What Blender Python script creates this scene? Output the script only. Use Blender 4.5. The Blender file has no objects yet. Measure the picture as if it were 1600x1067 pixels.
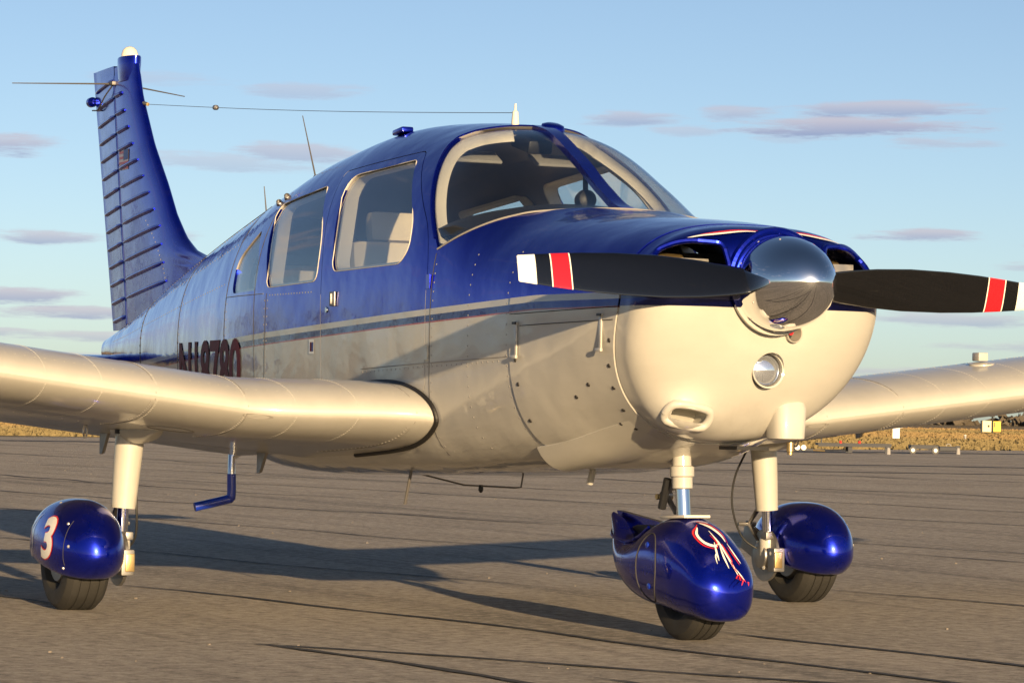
import bpy, bmesh, math, random
import numpy as np
from mathutils import Vector, Matrix
random.seed(7); np.random.seed(7)
S = bpy.context.scene
C = S.collection
R = math.radians

# ---------------------------------------------------------------- camera
FPX, CAM = 5095.1, (11.4307, -5.2156, 0.7355)
YAW, PIT, ROL = 2.69782, 0.0225, 0.01715
d = Vector((math.cos(PIT)*math.cos(YAW), math.cos(PIT)*math.sin(YAW), math.sin(PIT)))
r = Vector((math.sin(YAW), -math.cos(YAW), 0)); u = r.cross(d)
r2 = math.cos(ROL)*r + math.sin(ROL)*u; u2 = -math.sin(ROL)*r + math.cos(ROL)*u
cd = bpy.data.cameras.new('camera'); cam = bpy.data.objects.new('camera', cd); C.objects.link(cam)
m = Matrix.Identity(4)
for i in range(3): m[i][0] = r2[i]; m[i][1] = u2[i]; m[i][2] = -d[i]; m[i][3] = CAM[i]
cam.matrix_world = m
cd.sensor_width = 36; cd.lens = FPX/1600*36; cd.clip_start = 0.1; cd.clip_end = 9000
S.camera = cam

# ---------------------------------------------------------------- light
SUN_AZ, SUN_EL = R(-8.3), R(9.4)          # azimuth measured from +X (the nose) towards +Y
sun_dir = Vector((math.cos(SUN_EL)*math.cos(SUN_AZ), math.cos(SUN_EL)*math.sin(SUN_AZ), math.sin(SUN_EL)))
sl = bpy.data.lights.new('sun', 'SUN'); so = bpy.data.objects.new('sun', sl); C.objects.link(so)
sl.energy = 5.0; sl.angle = R(0.53); sl.color = (1.0, 0.725, 0.41)
so.rotation_euler = sun_dir.to_track_quat('Z', 'Y').to_euler()
so.location = (30, -5, 8)
W = bpy.data.worlds.new('World'); S.world = W; W.use_nodes = True
S.view_settings.view_transform = 'Standard'; S.view_settings.look = 'None'
S.view_settings.exposure = 0.82; S.view_settings.gamma = 1.0
SKY_STRENGTH = 0.070

class NT:
    """small node-graph helper"""
    def __init__(s, tree): s.t = tree; s.n = tree.nodes; s.l = tree.links
    def node(s, typ, **k):
        n = s.n.new(typ)
        for a, b in k.items(): setattr(n, a, b)
        return n
    def put(s, sock, v):
        if isinstance(v, bpy.types.NodeSocket): s.l.new(v, sock)
        elif v is not None: sock.default_value = v
    def math(s, op, a, b=None, c=None, clamp=False):
        n = s.node('ShaderNodeMath', operation=op, use_clamp=clamp)
        for i, v in enumerate((a, b, c)):
            if v is not None: s.put(n.inputs[i], v)
        return n.outputs[0]
    def vmath(s, op, a, b=None):
        n = s.node('ShaderNodeVectorMath', operation=op); s.put(n.inputs[0], a)
        if b is not None: s.put(n.inputs[1], b)
        return n.outputs[0] if op not in ('DOT_PRODUCT', 'LENGTH') else n.outputs['Value']
    def mix(s, f, a, b):
        n = s.node('ShaderNodeMix', data_type='RGBA'); s.put(n.inputs[0], f); s.put(n.inputs[6], a); s.put(n.inputs[7], b)
        return n.outputs[2]
    def rng(s, v, a, b, c=0., d=1., smooth=False):
        n = s.node('ShaderNodeMapRange', interpolation_type='SMOOTHSTEP' if smooth else 'LINEAR')
        for i, q in enumerate((v, a, b, c, d)): s.put(n.inputs[i], q)
        return n.outputs[0]
    def noise(s, vec, scale, detail=3., rough=.5):
        n = s.node('ShaderNodeTexNoise'); s.put(n.inputs['Vector'], vec)
        n.inputs['Scale'].default_value = scale; n.inputs['Detail'].default_value = detail; n.inputs['Roughness'].default_value = rough
        return n.outputs['Fac']
    def mapping(s, vec, loc=(0,0,0), rot=(0,0,0), scale=(1,1,1)):
        n = s.node('ShaderNodeMapping'); s.put(n.inputs[0], vec)
        n.inputs[1].default_value = loc; n.inputs[2].default_value = rot; n.inputs[3].default_value = scale
        return n.outputs[0]
    def sep(s, v):
        n = s.node('ShaderNodeSeparateXYZ'); s.put(n.inputs[0], v); return n.outputs

# sky: Nishita plus thin evening clouds laid out by direction
g = NT(W.node_tree); g.n.clear()
sky = g.node('ShaderNodeTexSky', sky_type='NISHITA'); sky.sun_disc = False
sky.sun_elevation = SUN_EL; sky.sun_rotation = math.pi/2 - SUN_AZ
sky.altitude = 0; sky.air_density = 0.55; sky.dust_density = 0.6; sky.ozone_density = 0.8
tc = g.node('ShaderNodeTexCoord').outputs['Generated']
X, Y, Z = g.sep(tc)
az = g.math('MULTIPLY', g.math('ARCTAN2', Y, X), 180/math.pi)
el = g.math('MULTIPLY', g.math('ARCSINE', Z), 180/math.pi)
warp = g.noise(g.mapping(tc, scale=(1, 1, 9)), 30, 7, .68)
warp2 = g.noise(g.mapping(tc, loc=(3, 1, 2), scale=(1, 1, 3)), 9, 3, .5)
# azimuth centre, elevation centre, half width, half height, density (degrees)
CL = [(163.6,4.5,.85,.20,.9),(158.3,5.6,.9,.14,.5),(159.6,4.3,1.5,.16,.5),(158.2,4.5,.9,.22,.75),(152.6,5.25,.75,.13,.75),(150.6,5.35,.55,.13,.7),(151.6,5.0,.5,.1,.5),
 (148.6,5.1,1.8,.22,1.0),(148.0,5.45,1.5,.15,.85),(147.2,4.8,.8,.14,.6),(147.4,3.25,.85,.11,.9),(144.6,4.55,.7,.1,.6),(144.8,3.1,.7,.12,.6),
 (162.9,2.95,.8,.13,.85),(160.8,3.0,.6,.12,.6),(163.4,1.95,.9,.16,.95),(162.6,1.65,1.6,.12,.9),(161.5,1.25,1.9,.10,.7),(163.8,1.3,.8,.08,.7),(162.2,.9,1.8,.08,.6),(160.7,5.75,.9,.12,.35),(149.8,4.9,.5,.1,.35),
 (145.3,2.2,1.2,.12,.7),(146.7,1.8,1.6,.12,.7),(144.9,1.35,1.7,.10,.6),(147.1,.85,1.5,.10,.6),(145.2,2.75,.7,.1,.6),
 (168,3.4,1.6,.3,.8),(172,4.6,2.2,.3,.8),(139,3.7,2.0,.3,.8),(134,5.1,2.4,.3,.8),(178,3.0,2.4,.3,.8),(128,4.0,2.6,.35,.8)]
mask = 0.0; tint = 0.0
for a, e, ra, re, den in CL:
    ra *= 1.35; re *= 1.1
    da = g.math('DIVIDE', g.math('SUBTRACT', az, a), ra); de = g.math('DIVIDE', g.math('SUBTRACT', el, e), re)
    de = g.math('ADD', de, g.math('MULTIPLY_ADD', warp2, 1.6, -.8))
    dd = g.math('ADD', g.math('MULTIPLY', da, da), g.math('MULTIPLY', de, de))
    k = g.math('MULTIPLY', g.rng(g.math('ADD', dd, g.math('MULTIPLY_ADD', warp, 4.4, -2.2)), 1.25, .0, 0, 1, True), den)
    tint = g.math('MAXIMUM', tint, g.math('MULTIPLY', k, g.rng(de, -.9, .5, 1, 0)))
    mask = g.math('MAXIMUM', mask, k)
# the rest of the sky, outside the frame, carries the same sort of cloud at random
gen = g.rng(g.noise(g.mapping(tc, scale=(1, 1, 6)), 5.5, 5, .55), .56, .72, 0, .7, True)
gen = g.math('MULTIPLY', gen, g.rng(g.math('ABSOLUTE', g.math('SUBTRACT', az, 154)), 20, 34, 0, 1, True))
gen = g.math('MULTIPLY', gen, g.rng(el, 1, 3, 0, 1)); gen = g.math('MULTIPLY', gen, g.rng(el, 16, 40, 1, 0))
mask = g.math('MAXIMUM', mask, gen)
cloud = g.mix(tint, (4.7, 4.35, 5.0, 1), (2.0, 2.6, 4.4, 1))
air = g.node('ShaderNodeMix', data_type='RGBA', blend_type='MULTIPLY'); air.inputs[0].default_value = 1; g.put(air.inputs[6], sky.outputs[0]); air.inputs[7].default_value = (1.04, 1.04, 1.06, 1)
skyc = g.mix(g.math('MULTIPLY', mask, .85), air.outputs[2], cloud)
bg = g.node('ShaderNodeBackground'); g.put(bg.inputs[0], skyc); bg.inputs[1].default_value = SKY_STRENGTH
out = g.node('ShaderNodeOutputWorld'); g.l.new(bg.outputs[0], out.inputs[0])
S.render.engine = 'CYCLES'
S.cycles.max_bounces = 10; S.cycles.transparent_max_bounces = 16; S.cycles.caustics_reflective = False; S.cycles.caustics_refractive = False

# ---------------------------------------------------------------- materials
def pmat(name, col, rough=.4, metal=0., coat=0., coat_rough=.03, spec=.5, bump=None, emit=None, vary=0.):
    m = bpy.data.materials.new(name); m.use_nodes = True; g = NT(m.node_tree); b = g.n['Principled BSDF']
    b.inputs['Base Color'].default_value = (*col, 1); b.inputs['Roughness'].default_value = rough; b.inputs['Metallic'].default_value = metal
    b.inputs['Coat Weight'].default_value = coat; b.inputs['Coat Roughness'].default_value = coat_rough; b.inputs['Specular IOR Level'].default_value = spec
    o = g.node('ShaderNodeTexCoord').outputs['Object']
    if vary:
        f = g.noise(o, 6, 5, .6); g.put(b.inputs['Base Color'], g.mix(g.rng(f, .3, .75), (*[c*(1-vary) for c in col], 1), (*col, 1)))
        g.put(b.inputs['Roughness'], g.rng(g.noise(o, 19, 4), .3, .7, max(.02, rough-.08), rough+.12))
    if bump:
        n = g.node('ShaderNodeBump'); n.inputs['Strength'].default_value = bump[1]; n.inputs['Distance'].default_value = bump[2]
        g.put(n.inputs['Height'], g.noise(o, bump[0], 3)); g.l.new(n.outputs[0], b.inputs['Normal']); g.l.new(n.outputs[0], b.inputs['Coat Normal'])
    return m
BLUE = (.0006, .0105, .36); WHITE = (.50, .48, .425)
def skin_bump(g, b, o, amount=1.0):
    """oil-canned sheet metal: soft large dents plus a fine orange peel"""
    n = g.node('ShaderNodeBump'); n.inputs['Strength'].default_value = .55*amount; n.inputs['Distance'].default_value = .012
    h = g.math('ADD', g.noise(g.mapping(o, scale=(1, 1, .8)), 3.2, 2, .45), g.math('MULTIPLY', g.noise(o, 14, 2), .12))
    g.put(n.inputs['Height'], h); g.l.new(n.outputs[0], b.inputs['Normal']); g.l.new(n.outputs[0], b.inputs['Coat Normal'])
def scheme_mat():
    m = bpy.data.materials.new('two_tone_paint'); m.use_nodes = True; g = NT(m.node_tree); b = g.n['Principled BSDF']
    o = g.node('ShaderNodeTexCoord').outputs['Object']; x, y, z = g.sep(o)
    zs = g.math('MINIMUM', g.math('MULTIPLY_ADD', x, .037, 1.0695), 1.133)
    dz = g.rng(g.math('SUBTRACT', z, zs), -.08, .02)
    def ramp(stops):
        n = g.node('ShaderNodeValToRGB'); cr = n.color_ramp; cr.interpolation = 'CONSTANT'
        for i, (p, c) in enumerate(stops):
            e = cr.elements[i] if i < 2 else cr.elements.new(p)
            e.position = p; e.color = (*c, 1)
        g.put(n.inputs[0], dz); return n.outputs[0]
    P = lambda d_: (d_+.08)/.1
    col = ramp([(0, WHITE), (P(-.050), (.32, .05, .05)), (P(-.045), (.0015, .006, .11)), (P(-.022), WHITE), (P(0), BLUE)])
    col2 = ramp([(0, WHITE), (P(-.045), (.0015, .006, .11)), (P(-.022), (.0015, .006, .11)), (P(0), BLUE)]); col = g.mix(g.math('GREATER_THAN', x, 2.215), col, col2)
    isb = ramp([(0, (0,0,0)), (P(-.050), (0,0,0)), (P(-.045), (1,1,1)), (P(-.022), (0,0,0)), (P(0), (1,1,1))])
    grime = g.rng(g.noise(g.mapping(o, scale=(.6, 1, 2.5)), 5, 6, .65), .35, .8, .92, 1.0)
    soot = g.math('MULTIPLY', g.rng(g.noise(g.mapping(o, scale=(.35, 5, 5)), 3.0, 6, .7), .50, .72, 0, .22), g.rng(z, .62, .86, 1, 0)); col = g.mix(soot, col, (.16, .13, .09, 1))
    hs = g.node('ShaderNodeHueSaturation'); g.put(hs.inputs['Color'], col); g.put(hs.inputs['Value'], grime)
    g.put(b.inputs['Base Color'], hs.outputs[0]); g.put(b.inputs['Metallic'], g.math('MULTIPLY', isb, .9)); g.put(b.inputs['Roughness'], g.rng(isb, 0, 1, .52, .20))
    g.put(b.inputs['Coat Weight'], g.rng(isb, 0, 1, .9, .75)); g.put(b.inputs['Coat Roughness'], g.rng(isb, 0, 1, .05, .022))
    skin_bump(g, b, o, 1.7)
    return m
def white_mat(name='cream_paint', rough=.5, amt=.35):
    m = bpy.data.materials.new(name); m.use_nodes = True; g = NT(m.node_tree); b = g.n['Principled BSDF']
    o = g.node('ShaderNodeTexCoord').outputs['Object']
    f = g.noise(g.mapping(o, scale=(.7, 1.6, 1.6)), 5, 6, .65)
    g.put(b.inputs['Base Color'], g.mix(g.rng(f, .35, .75), (*[c*.9 for c in WHITE], 1), (*WHITE, 1)))
    b.inputs['Roughness'].default_value = rough; b.inputs['Coat Weight'].default_value = .45; b.inputs['Coat Roughness'].default_value = .08
    skin_bump(g, b, o, amt); return m
def blue_mat(name='blue_metallic_paint', amt=.15):
    m = bpy.data.materials.new(name); m.use_nodes = True; g = NT(m.node_tree); b = g.n['Principled BSDF']
    o = g.node('ShaderNodeTexCoord').outputs['Object']
    b.inputs['Base Color'].default_value = (*BLUE, 1); b.inputs['Metallic'].default_value = .85
    dust = g.rng(g.noise(g.mapping(o, scale=(1, 1, 1.6)), 11, 7, .7), .50, .78, 0, .10); g.put(b.inputs['Base Color'], g.mix(dust, (*BLUE, 1), (.20, .17, .13, 1)))
    g.put(b.inputs['Roughness'], g.rng(g.noise(o, 8, 5, .6), .35, .7, .17, .34)); b.inputs['Coat Weight'].default_value = .72; g.put(b.inputs['Coat Roughness'], g.rng(g.noise(o, 17, 6, .7), .4, .75, .02, .10))
    skin_bump(g, b, o, amt); return m
def glass_mat():
    m = bpy.data.materials.new('acrylic_glazing'); m.use_nodes = True; g = NT(m.node_tree); g.n.clear()
    o = g.node('ShaderNodeOutputMaterial'); t = g.node('ShaderNodeBsdfTransparent'); t.inputs[0].default_value = (.92, .94, .95, 1)
    s = g.node('ShaderNodeBsdfGlossy'); s.inputs['Roughness'].default_value = .015
    lw = g.node('ShaderNodeLayerWeight'); lw.inputs[0].default_value = .5; fz = g.math('MULTIPLY_ADD', g.math('POWER', lw.outputs['Facing'], 4.2), .95, .06)
    mx = g.node('ShaderNodeMixShader'); g.put(mx.inputs[0], fz); g.l.new(t.outputs[0], mx.inputs[1]); g.l.new(s.outputs[0], mx.inputs[2])
    g.l.new(mx.outputs[0], o.inputs[0]); return m
def blade_mat():
    m = bpy.data.materials.new('propeller_paint'); m.use_nodes = True; g = NT(m.node_tree); b = g.n['Principled BSDF']
    o = g.node('ShaderNodeTexCoord').outputs['Object']; x, y, z = g.sep(o); ry = g.math('ABSOLUTE', y)
    n = g.node('ShaderNodeValToRGB'); cr = n.color_ramp; cr.interpolation = 'CONSTANT'
    K = (.0035, .0038, .0048); Rr = (.62, .012, .02); Wt = (.82, .80, .72)
    st = [(0, K), (.757, Wt), (.761, Rr), (.824, Wt), (.828, K), (.878, Wt)]
    for i, (p, c) in enumerate(st):
        e = cr.elements[i] if i < 2 else cr.elements.new(p)
        e.position = p; e.color = (*c, 1)
    g.put(n.inputs[0], ry)
    sc = g.rng(g.noise(g.mapping(o, scale=(1, .4, 3)), 30, 4, .7), .66, .78, 0, .06)
    g.put(b.inputs['Base Color'], g.mix(sc, n.outputs[0], (.35, .33, .3, 1)))
    b.inputs['Roughness'].default_value = .16; b.inputs['Coat Weight'].default_value = .8; b.inputs['Coat Roughness'].default_value = .03
    return m
M = dict(
 scheme=scheme_mat(), white=white_mat(), white2=white_mat('cream_paint_wing', .5, .25), blue=blue_mat(), tailblue=blue_mat('blue_metallic_tail', .5), glass=glass_mat(), blade=blade_mat(),
 chrome=pmat('polished_aluminium', (.86, .87, .88), .035, 1.0, bump=(5, .02, .01)), steel=pmat('bright_steel', (.7, .71, .73), .18, 1.0), dull=pmat('dull_metal', (.35, .34, .33), .45, .9, vary=.3),
 brass=pmat('brass_fitting', (.62, .45, .2), .35, .9), black=pmat('black_plastic', (.012, .012, .013), .5), seal=pmat('black_rubber_seal', (.012, .011, .010), .6),
 tyre=pmat('tyre_rubber', (.030, .028, .024), .75, vary=.35, bump=(60, .15, .003)), dark=pmat('engine_bay_dark', (.02, .02, .02), .8),
 seat=pmat('tan_upholstery', (.66, .57, .42), .7, vary=.2, bump=(90, .1, .002)), lining=pmat('cabin_lining', (.36, .34, .34), .85, vary=.1), trim=pmat('cream_trim', (.80, .73, .60), .6, vary=.10),
 glare=pmat('glareshield_black', (.012, .013, .015), .75), red=pmat('red_paint', (.55, .02, .03), .35, coat=.5), maroon=pmat('maroon_lettering', (.13, .008, .010), .55, spec=.15),
 whited=pmat('white_decal', (.8, .78, .72), .35, coat=.4), amber=pmat('pale_lens', (.82, .74, .58), .15, coat=1.), lens=pmat('lamp_lens', (.75, .80, .88), .05, .85, coat=1.),
 screw=pmat('bright_screw', (.75, .72, .66), .3, .6), darkscrew=pmat('dark_fastener', (.06, .055, .05), .45, .6), line=pmat('panel_joint', (.045, .042, .04), .7), joint_w=pmat('panel_joint_pale', (.30, .28, .25), .6),
 bluerod=pmat('blue_step_paint', (.004, .03, .35), .3, coat=.6), wire=pmat('antenna_wire', (.16, .15, .14), .5, .5), hose=pmat('brake_hose', (.015, .015, .015), .5),
 decalblue=pmat('blue_decal', (.01, .03, .2), .4), clear=pmat('oleo_chrome', (.78, .80, .85), .06, 1.0), greyconcrete=pmat('grey_block', (.3, .29, .28), .8),
)

# ---------------------------------------------------------------- mesh helpers
def finish(ob, angle=35):
    me = ob.data
    if angle is not None:
        me.polygons.foreach_set('use_smooth', [True]*len(me.polygons)); me.set_sharp_from_angle(angle=R(angle))
    return ob
def obj(name, data, mat, parent=None, angle=35):
    """data: (verts, faces) or bmesh or mesh -> one linked object"""
    if isinstance(data, bpy.types.Mesh): me = data
    else:
        me = bpy.data.meshes.new(name)
        if isinstance(data, bmesh.types.BMesh): data.to_mesh(me); data.free()
        else:
            me.from_pydata([tuple(map(float, v)) for v in data[0]], [], data[1])
            bm = bmesh.new(); bm.from_mesh(me); bmesh.ops.recalc_face_normals(bm, faces=bm.faces); bm.to_mesh(me); bm.free()
    me.name = name
    ob = bpy.data.objects.new(name, me); C.objects.link(ob)
    if mat is not None and not me.materials: me.materials.append(M[mat] if isinstance(mat, str) else mat)
    if parent: ob.parent = parent
    return finish(ob, angle)
def tag(o, label, cat, group=None):
    o['label'] = label; o['category'] = cat
    if group: o['group'] = group
    return o
def join(*parts):
    V, F = [], []
    for v, f in parts:
        n = len(V); V += [tuple(p) for p in v]; F += [tuple(i+n for i in q) for q in f]
    return V, F
def grid(rings, closed=True, cap0=True, cap1=True):
    V, F = [], []; n = len(rings[0])
    for rg in rings: V += [tuple(p) for p in rg]
    for i in range(len(rings)-1):
        for j in range(n if closed else n-1):
            k = (j+1) % n; F.append((i*n+j, i*n+k, (i+1)*n+k, (i+1)*n+j))
    if closed and cap0: F.append(tuple(range(n-1, -1, -1)))
    if closed and cap1: F.append(tuple((len(rings)-1)*n+j for j in range(n)))
    return V, F
def frame(t):
    t = Vector(t).normalized(); a = Vector((0, 0, 1)) if abs(t.z) < .9 else Vector((1, 0, 0))
    x = t.cross(a).normalized(); return x, t.cross(x).normalized()
def tube(path, rad, n=12, caps=True, squash=1.0):
    path = [Vector(p) for p in path]; rad = rad if isinstance(rad, (list, tuple)) else [rad]*len(path)
    rings = []; px = None
    for i, p in enumerate(path):
        t = (path[min(i+1, len(path)-1)]-path[max(i-1, 0)]).normalized()
        if px is None: x, y = frame(t)
        else: x = (px - t*px.dot(t)).normalized(); y = t.cross(x)
        px = x
        rings.append([p+rad[i]*(math.cos(a)*x+squash*math.sin(a)*y) for a in [2*math.pi*k/n for k in range(n)]])
    return grid(rings, True, caps, caps)
def lathe(prof, origin, axis, n=32, caps=True):
    """prof: (along axis, radius)"""
    o = Vector(origin); t = Vector(axis).normalized(); x, y = frame(t)
    rings = [[o+t*a+rr*(math.cos(q)*x+math.sin(q)*y) for q in [2*math.pi*k/n for k in range(n)]] for a, rr in prof]
    return grid(rings, True, caps, caps)
def box(c, s, rot=None, bev=0.0):
    bm = bmesh.new(); bmesh.ops.create_cube(bm, size=1)
    for v in bm.verts: v.co = Vector((v.co.x*s[0], v.co.y*s[1], v.co.z*s[2]))
    if bev: bmesh.ops.bevel(bm, geom=list(bm.edges), offset=bev, segments=2, affect='EDGES', profile=.6)
    M4 = Matrix.Translation(c) @ (rot.to_4x4() if rot else Matrix.Identity(4))
    bm.verts.index_update()
    V = [tuple(M4 @ v.co) for v in bm.verts]; F = [tuple(v.index for v in f.verts) for f in bm.faces]; bm.free(); return V, F
def dome(c, nrm, rad, h=.4, n=8):
    return lathe([(0, rad), (rad*h*.7, rad*.75), (rad*h, rad*.2)], Vector(c)-Vector(nrm)*.0005, nrm, n)
def catmull(pts, n):
    P = [Vector(p) for p in pts]; P = [2*P[0]-P[1]]+P+[2*P[-1]-P[-2]]; out = []
    for i in range(1, len(P)-2):
        for k in range(n):
            t = k/n; a, b, c, e = P[i-1:i+3]
            out.append(.5*((2*b)+(c-a)*t+(2*a-5*b+4*c-e)*t*t+(3*b-a-3*c+e)*t**3))
    out.append(P[-2]); return out
def round_poly(pts, rad, n=5):
    out = []; N = len(pts)
    for i in range(N):
        p = Vector(pts[i]); a = Vector(pts[i-1])-p; b = Vector(pts[(i+1) % N])-p
        rr = rad[i] if isinstance(rad, (list, tuple)) else rad; rr = min(rr, a.length*.45, b.length*.45)
        A = p+a.normalized()*rr; B = p+b.normalized()*rr
        for k in range(n+1):
            t = k/n; out.append(A*(1-t)**2+p*2*t*(1-t)+B*t*t)
    return out
def inset_poly(pts, dist):
    N = len(pts); ar = sum(pts[i-1][0]*pts[i][1]-pts[i][0]*pts[i-1][1] for i in range(N)); s = 1 if ar > 0 else -1; out = []
    for i in range(N):
        t = (Vector(pts[(i+1) % N])-Vector(pts[i-1])).normalized(); out.append(Vector(pts[i])+dist*s*Vector((-t.y, t.x)))
    return out
def prism(poly, y0, y1, axis='y'):
    if axis == 'y': rings = [[(p[0], y, p[1]) for p in poly] for y in (y0, y1)]
    else: rings = [[(x, p[0], p[1]) for p in poly] for x in (y0, y1)]
    return grid(rings)
def temp(data):
    me = bpy.data.meshes.new('tmp'); me.from_pydata([tuple(map(float, v)) for v in data[0]], [], data[1])
    bm = bmesh.new(); bm.from_mesh(me); bmesh.ops.recalc_face_normals(bm, faces=bm.faces); bm.to_mesh(me); bm.free()
    o = bpy.data.objects.new('tmp', me); C.objects.link(o); return o
def boolean(data, ops):
    """data: (verts,faces) closed solid; ops: list of (op, (verts,faces)) -> mesh"""
    o = temp(data); cs = []
    for op, cdat in ops:
        c = temp(cdat); cs.append(c); md = o.modifiers.new('b', 'BOOLEAN'); md.operation = op; md.object = c; md.solver = 'EXACT'
    dg = bpy.context.evaluated_depsgraph_get(); dg.update()
    me = bpy.data.meshes.new_from_object(o.evaluated_get(dg))
    for q in cs+[o]:
        mm = q.data; bpy.data.objects.remove(q); bpy.data.meshes.remove(mm)
    me.materials.clear(); return me

# ---------------------------------------------------------------- lofted bodies
def pchip(xs, ys, x):
    h = np.diff(xs); dl = np.diff(ys)/h; mm = np.zeros(len(xs))
    for i in range(1, len(xs)-1):
        if dl[i-1]*dl[i] > 0:
            w1 = 2*h[i]+h[i-1]; w2 = h[i]+2*h[i-1]; mm[i] = (w1+w2)/(w1/dl[i-1]+w2/dl[i])
    mm[0] = dl[0]; mm[-1] = dl[-1]
    i = int(np.clip(np.searchsorted(xs, x)-1, 0, len(h)-1)); t = (x-xs[i])/h[i]
    return ys[i]*(1+2*t)*(1-t)**2+mm[i]*h[i]*t*(1-t)**2+ys[i+1]*t*t*(3-2*t)+mm[i+1]*h[i]*t*t*(t-1)
class Body:
    """x -> section (zbot, zmid, ztop, halfwidth, upper and lower exponents)"""
    def __init__(s, st, y0=0., nose=None): s.st = np.array(st, float); s.y0 = y0; s.nose = nose
    def P(s, x):
        if s.nose and x > s.nose[0]: return s.nose[1](x)
        return tuple(pchip(s.st[:, 0], s.st[:, j], x) for j in range(1, 7))
    def pt(s, x, t, off=0., p=None):
        zb, zc, zt, w, nu, nl = p or s.P(x); c, sn = math.cos(t), math.sin(t); n = nu if sn >= 0 else nl
        y = math.copysign(abs(c)**(2/n), c)*w; z = (zt-zc)*abs(sn)**(2/n) if sn >= 0 else -(zc-zb)*abs(sn)**(2/n)
        if off:
            hz = (zt-zc) if sn >= 0 else (zc-zb); nx = math.copysign(abs(y/w)**(n-1)/w, y); nz = math.copysign(abs(z/hz)**(n-1)/hz, z)
            L = math.hypot(nx, nz) or 1; y += off*nx/L; z += off*nz/L
        return (x, s.y0+y, zc+z)
    def ring(s, x, n=96, off=0.):
        p = s.P(x); return [s.pt(x, 2*math.pi*(k+.5)/n, off, p) for k in range(n)]
    def shell(s, xs, th, n=96):
        """tube with thickness th, open to the inside at both ends"""
        o = [s.ring(x, n) for x in xs]; i = [s.ring(x, n, -th) for x in xs]; N = len(xs)
        V = [p for q in o for p in q]+[p for q in i for p in q]; F = []; K = N*n
        for a in range(N-1):
            for j in range(n):
                k = (j+1) % n
                F.append((a*n+j, a*n+k, (a+1)*n+k, (a+1)*n+j)); F.append((K+a*n+j, K+(a+1)*n+j, K+(a+1)*n+k, K+a*n+k))
        for j in range(n):
            k = (j+1) % n; F.append((j, K+j, K+k, k)); b = (N-1)*n; F.append((b+j, b+k, K+b+k, K+b+j))
        return V, F
    def solid(s, xs, n=64, off=0.): return grid([s.ring(x, n, off) for x in xs])
    def yat(s, x, z):
        zb, zc, zt, w, nu, nl = s.P(x)
        uu, n = ((z-zc)/(zt-zc), nu) if z > zc else ((zc-z)/(zc-zb), nl)
        return None if uu >= 1 else w*(1-uu**n)**(1/n)
    def on(s, x, z, side, off=0.):
        y = s.yat(x, z); y = 0 if y is None else y
        return Vector((x, s.y0+side*(y+off), z))
    def nrm(s, x, z, side):
        e = .004; a = s.on(x+e, z, side)-s.on(x-e, z, side); b = s.on(x, z+e, side)-s.on(x, z-e, side)
        n = a.cross(b).normalized(); return n if n.y*side > 0 else -n
    def xat(s, y, z, x0, x1):
        """frontmost surface point seen from +x"""
        a, b = x0, x1
        for _ in range(40):
            mid = (a+b)/2; yy = s.yat(mid, z)
            if yy is not None and abs(y-s.y0) < yy: a = mid
            else: b = mid
        return a
def nosef(x):
    sN = min(1, (x-2.26)/.15); k0 = 1-max(0, 1-sN**2.2)**(1/2.2)
    return (.66+.30*k0, 1.06+.05*k0, 1.358-.10*k0, .452-.25*k0, 2.6-.3*k0, 2.15+.0*k0)
FU = Body([(-4.25,.97,1.02,1.082,.045,2.35,2.2),(-3.6,.86,1.02,1.19,.155,2.35,2.4),(-2.87,.74,1.02,1.356,.27,2.35,2.6),(-2.0,.60,1.03,1.535,.40,2.35,3.0),
(-1.335,.52,1.04,1.657,.495,2.35,3.2),(-1.0,.495,1.05,1.72,.535,2.38,4.2),(-.6,.49,1.05,1.788,.555,2.45,5.0),(0,.50,1.05,1.843,.56,2.45,5.4),(.43,.51,1.05,1.823,.56,2.45,5.4),
(.74,.522,1.05,1.778,.558,2.5,5.2),(1.0,.532,1.05,1.655,.55,2.55,4.6),(1.2,.545,1.05,1.535,.542,2.6,4.0),(1.35,.55,1.05,1.462,.535,2.7,3.5),(1.62,.57,1.05,1.42,.52,2.7,2.85),(2.0,.62,1.06,1.388,.487,2.6,2.4),(2.26,.66,1.06,1.358,.452,2.6,2.15)], nose=(2.26, nosef))

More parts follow.
